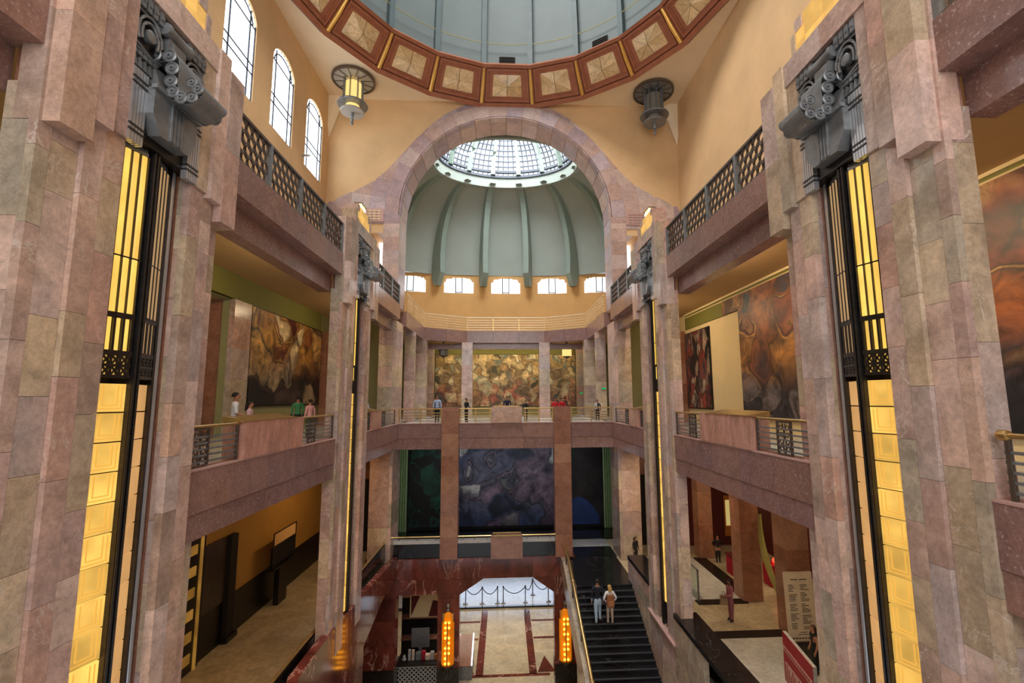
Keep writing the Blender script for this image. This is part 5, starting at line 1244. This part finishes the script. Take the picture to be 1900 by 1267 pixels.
# ------------------------------------------------------------------ people
PM = {}
def pm(c, r=.75):
    if c not in PM: PM[c] = plain('cloth_%02x%02x%02x' % c, c, r, 0, .1, 6)
    return PM[c]
def person(label, x, y, z, h, face, shirt, pants, skin=(168,118,92), hair=(26,20,18), shoes=(30,28,28), hairlen=0, arms='down', stride=0, sleeves=1.0, top_split=None, woman=False, lift=0):
    """face: heading in degrees, 0 = away from the viewer (+Y); one continuous skinned body, hair as a child"""
    S = h; V = []; E = []; Rr = []; reg_ = []
    def v(p, r, par=None, tagname=None):
        V.append((p[0]*S, p[1]*S, p[2]*S)); Rr.append((r*S if not isinstance(r, tuple) else (r[0]*S, r[1]*S)))
        if par is not None: E.append((par, len(V)-1)); reg_.append((par, len(V)-1, tagname))
        return len(V)-1
    wf = .92 if woman else 1
    pel = v((0,0,.52), (.082,.062)); wa = v((0,.0,.60), (.070*wf,.056), pel, 'shirt'); ch = v((0,.005,.72), (.088*wf,.066), wa, 'shirt'); sh = v((0,0,.795), (.070*wf,.05), ch, 'shirt')
    nk = v((0,.004,.84), .030, sh, 'skin'); hd0 = v((0,.012,.875), .040, nk, 'skin'); hd = v((0,.014,.925), (.046,.054), hd0, 'skin'); tp = v((0,.006,.968), (.036,.042), hd, 'skin')
    v((0,.078,.915), .007, hd, 'skin')
    for q in (-1, 1):
        s_ = stride*q
        ly = s_*.11; lz = max(0, -s_)*.0+(lift if q > 0 else 0)
        hp = v((.048*q,0,.47), .062, pel, 'pants'); kn = v((.05*q, ly*.6+(.05 if lz else 0), .285+lz*.8), .045, hp, 'pants'); an = v((.05*q, ly-(.02 if s_ < 0 else 0), .05+lz), .027, kn, 'pants')
        v((.055*q, ly+.075, .018+lz), .022, an, 'shoes'); v((.05*q, ly-.02, .022+lz), .022, an, 'shoes')
        so = v((.105*q*wf,0,.79), .040, sh, 'shirt')
        if arms == 'down': el, wr = (.135*q,-.015,.635), (.135*q,.035,.50)
        elif arms == 'rail': el, wr = (.13*q,.02,.645), (.12*q,.14,.60)
        elif arms == 'phone': el, wr = (.125*q,.03,.64), (.05*q,.16,.70)
        elif arms == 'hips': el, wr = (.175*q,-.05,.66), (.10*q,.0,.56)
        elif arms == 'carry': el, wr = ((.13*q,.03,.64), (.09*q,.17,.62)) if q < 0 else ((.135*q,-.015,.635), (.135*q,.035,.50))
        e_ = v(el, .030, so, 'shirt' if sleeves > .4 else 'skin'); w_ = v(wr, .021, e_, 'shirt' if sleeves > .8 else 'skin')
        d = Vector(wr)-Vector(el); d.normalize(); side_ = Vector((0, 1, 0)) if abs(d.y) < .6 else Vector((1, 0, 0)); side_ = (side_-d*side_.dot(d)).normalized()
        pc = Vector(wr)+d*.038; pa = v(tuple(pc), (.022,.014), w_, 'skin')
        for i, ln_ in enumerate((.040,.047,.044,.034)):
            b = pc+d*.014+side_*(.0075*(1.5-i)*1.4); k1 = v(tuple(b+d*ln_*.5), .0055, pa, 'skin'); v(tuple(b+d*ln_*.95+d.cross(side_)*.012*q), .0045, k1, 'skin')
        t1 = v(tuple(pc-d*.01+side_*.022), .0065, pa, 'skin'); v(tuple(pc+d*.018+side_*.032), .005, t1, 'skin')
    me = bpy.data.meshes.new('body'); me.from_pydata(V, E, [])
    o = bpy.data.objects.new('person_tmp', me); COL.objects.link(o)
    sk_ = o.modifiers.new('s', 'SKIN'); sb_ = o.modifiers.new('u', 'SUBSURF'); sb_.levels = 1
    for i, d in enumerate(me.skin_vertices[0].data):
        r = Rr[i]; d.radius = r if isinstance(r, tuple) else (r, r); d.use_root = (i == 0)
    dg = bpy.context.evaluated_depsgraph_get(); nm = bpy.data.meshes.new_from_object(o.evaluated_get(dg)); bpy.data.objects.remove(o)
    mats = {'shirt': 0, 'pants': 1, 'skin': 2, 'shoes': 3, 'split': 4}
    nm.materials.clear()
    for c in (shirt, pants, skin, shoes, top_split or shirt): nm.materials.append(pm(c))
    segs_ = [(Vector(V[a]), Vector(V[b]), t) for a, b, t in reg_]
    for pl in nm.polygons:
        c = pl.center; best = None
        for a, b, t in segs_:
            ab = b-a; f = max(0, min(1, (c-a).dot(ab)/max(ab.length_squared, 1e-9))); dd_ = (a+ab*f-c).length
            if best is None or dd_ < best[0]: best = (dd_, t)
        t = best[1]
        if t == 'shirt' and c.z < .545*S: t = 'pants'
        if t == 'shirt' and top_split and c.x < 0: t = 'split'
        pl.material_index = mats[t]; pl.use_smooth = True
    root = thing('person', label, 'person', (x, y, z))
    rot = (0, 0, math.radians(-face))
    b = bpy.data.objects.new('body', nm); b.location = (x, y, z); b.rotation_euler = rot; reg(b, root)
    hm = MB(); c = (0, .004*S, .935*S); n, m = 14, 8; i0 = 0
    for k in range(m+1):
        a = PI/2-(PI*.62)*k/m
        for j in range(n):
            t = 2*PI*j/n; front = math.sin(t)
            aa = a if front < .35 else max(a, .35)
            hm.v.append((c[0]+.053*S*math.cos(aa)*math.cos(t), c[1]+.060*S*math.cos(aa)*math.sin(t)-.006*S, c[2]+.058*S*math.sin(aa)))
    for k in range(m):
        for j in range(n): hm.f.append((k*n+j, k*n+(j+1) % n, (k+1)*n+(j+1) % n, (k+1)*n+j))
    if hairlen: hm.hexa([(-.05*S,-.03*S,.93*S),(.05*S,-.03*S,.93*S),(.05*S,-.075*S,.93*S),(-.05*S,-.075*S,.93*S)], [(-.045*S,-.05*S,(.93-hairlen)*S),(.045*S,-.05*S,(.93-hairlen)*S),(.04*S,-.085*S,(.93-hairlen)*S),(-.04*S,-.085*S,(.93-hairlen)*S)])
    hh = ob('hair', hm, pm(hair), root, True, loc=(x, y, z), rot=rot)
    ey = MB()
    for q in (-1, 1): ey.ball((.018*S*q, .066*S, .93*S), .0065*S, n=6, m=4)
    ob('eyes', ey, pm((20,16,14)), root, True, loc=(x, y, z), rot=rot)
    return root
W_, K_, N_ = (214,216,226), (24,24,28), (26,36,92)
person('man in blue and white shirt leaning at the left balcony railing', -7.95, 14.4, 0, 1.8, 60, W_, (22,26,44), arms='rail', top_split=N_, sleeves=.5)
person('dark haired woman in pink top behind the left marble pedestal', -8.2, 15.7, 0, 1.53, 75, (214,178,190), K_, hairlen=.14, arms='rail', woman=True)
person('person in green shirt at the far end of the left balcony', -8.9, 20.9, 0, 1.74, -40, (60,130,84), K_, arms='down')
person('child in pink top beside the person in green on the left balcony', -8.1, 20.2, 0, 1.6, -60, (220,160,156), (70,80,50), arms='down', woman=True)
person('person in white shirt behind the short far left railing', -8.2, 28.3, 0, 1.68, 20, (206,212,224), K_, arms='rail')
person('man in pale blue shirt standing at the far balcony railing', -4.55, 32.4, 0, 1.85, 180, (166,186,222), (24,26,36), arms='down')
person('person in black leaning by the left pier of the far balcony', -2.6, 32.6, 0, 1.66, 120, K_, K_, arms='rail')
person('person in navy behind the central far pedestal', .2, 32.6, 0, 1.8, 180, (26,28,56), K_, arms='rail')
person('person in black right of the central far pedestal', 1.5, 33.2, 0, 1.5, 200, (22,22,26), K_, arms='rail')
person('person in red shirt behind the right end pier, left of two', 3.5, 32.5, 0, 1.62, 180, (200,30,42), K_, arms='rail', woman=True)
person('person in red shirt behind the right end pier, right of two', 4.0, 32.6, 0, 1.64, 170, (196,26,40), K_, arms='rail')
person('person in striped black and white top by the right arch jamb', 6.45, 32.5, 0, 1.5, 200, (196,192,190), (30,28,30), arms='down', top_split=(40,40,44))
person('dark clothed visitor before the right end of the far mural', 5.6, 43.6, 0, 1.7, 0, (50,46,48), K_, arms='down')
# the couple on the stairs
person('man in navy jumper and pale jeans climbing the black stairs', 4.66, 24.62, -9.55, 2.12, 2, (18,22,38), (168,190,212), arms='down', stride=.35, shoes=(206,206,204), lift=.06)
person('blonde woman in white sleeves and beige trousers climbing the black stairs', 5.25, 24.55, -9.55, 1.84, -4, (226,220,222), (186,164,148), hair=(190,150,84), hairlen=.1, arms='hips', stride=-.3, shoes=(206,190,180), woman=True)
bp = thing('backpack', 'small brown backpack worn by the blonde woman on the stairs', 'bag', (5.25, 24.32, -8.35))
ob('pouch', MB().prism([(-.17,-.28),(.17,-.28),(.19,.0),(.14,.26),(-.14,.26),(-.19,.0)], 'y', 0, .14), pm((150,92,56)), bp, loc=(5.25,24.28,-8.4)); ob('front_pocket', MB().box(-.12,.12,-.05,0,-.22,0), pm((176,116,70)), bp, loc=(5.25,24.28,-8.4))
# ground floor visitors
person('person in dusty pink clothes standing on the right corridor floor', 10.25, 22.05, -8.5, 1.85, 265, (164,96,104), (140,84,92), skin=(120,80,62), arms='carry')
bg_ = thing('tote_bag', 'beige tote bag carried by the person in dusty pink', 'bag', (9.9, 22.0, -7.6)); ob('bag_body', MB().prism([(-.17,-.2),(.17,-.2),(.14,.2),(-.14,.2)], 'y', -.06, .06), pm((150,120,92)), bg_, loc=(9.92,22.0,-7.55)); ob('handle', MB().tube([(-.08,0,.2),(-.05,0,.34),(.05,0,.34),(.08,0,.2)], .012, 5), pm((90,70,52)), bg_, loc=(9.92,22.0,-7.55))
person('guard in dark suit standing in the dark right room', 13.15, 29.6, -8.5, 1.64, 190, (22,22,28), (18,18,22), arms='hips')
person('dark haired visitor behind the far black parapet on the right', 8.15, 30.1, -8.5, 1.5, 150, (30,26,30), K_, hairlen=.1, woman=True)
person('long haired woman in black dress walking past the list board', 11.35, 17.85, -8.5, 1.72, 280, (22,20,24), (16,16,20), hairlen=.2, hair=(80,56,40), sleeves=.2, woman=True, arms='down')
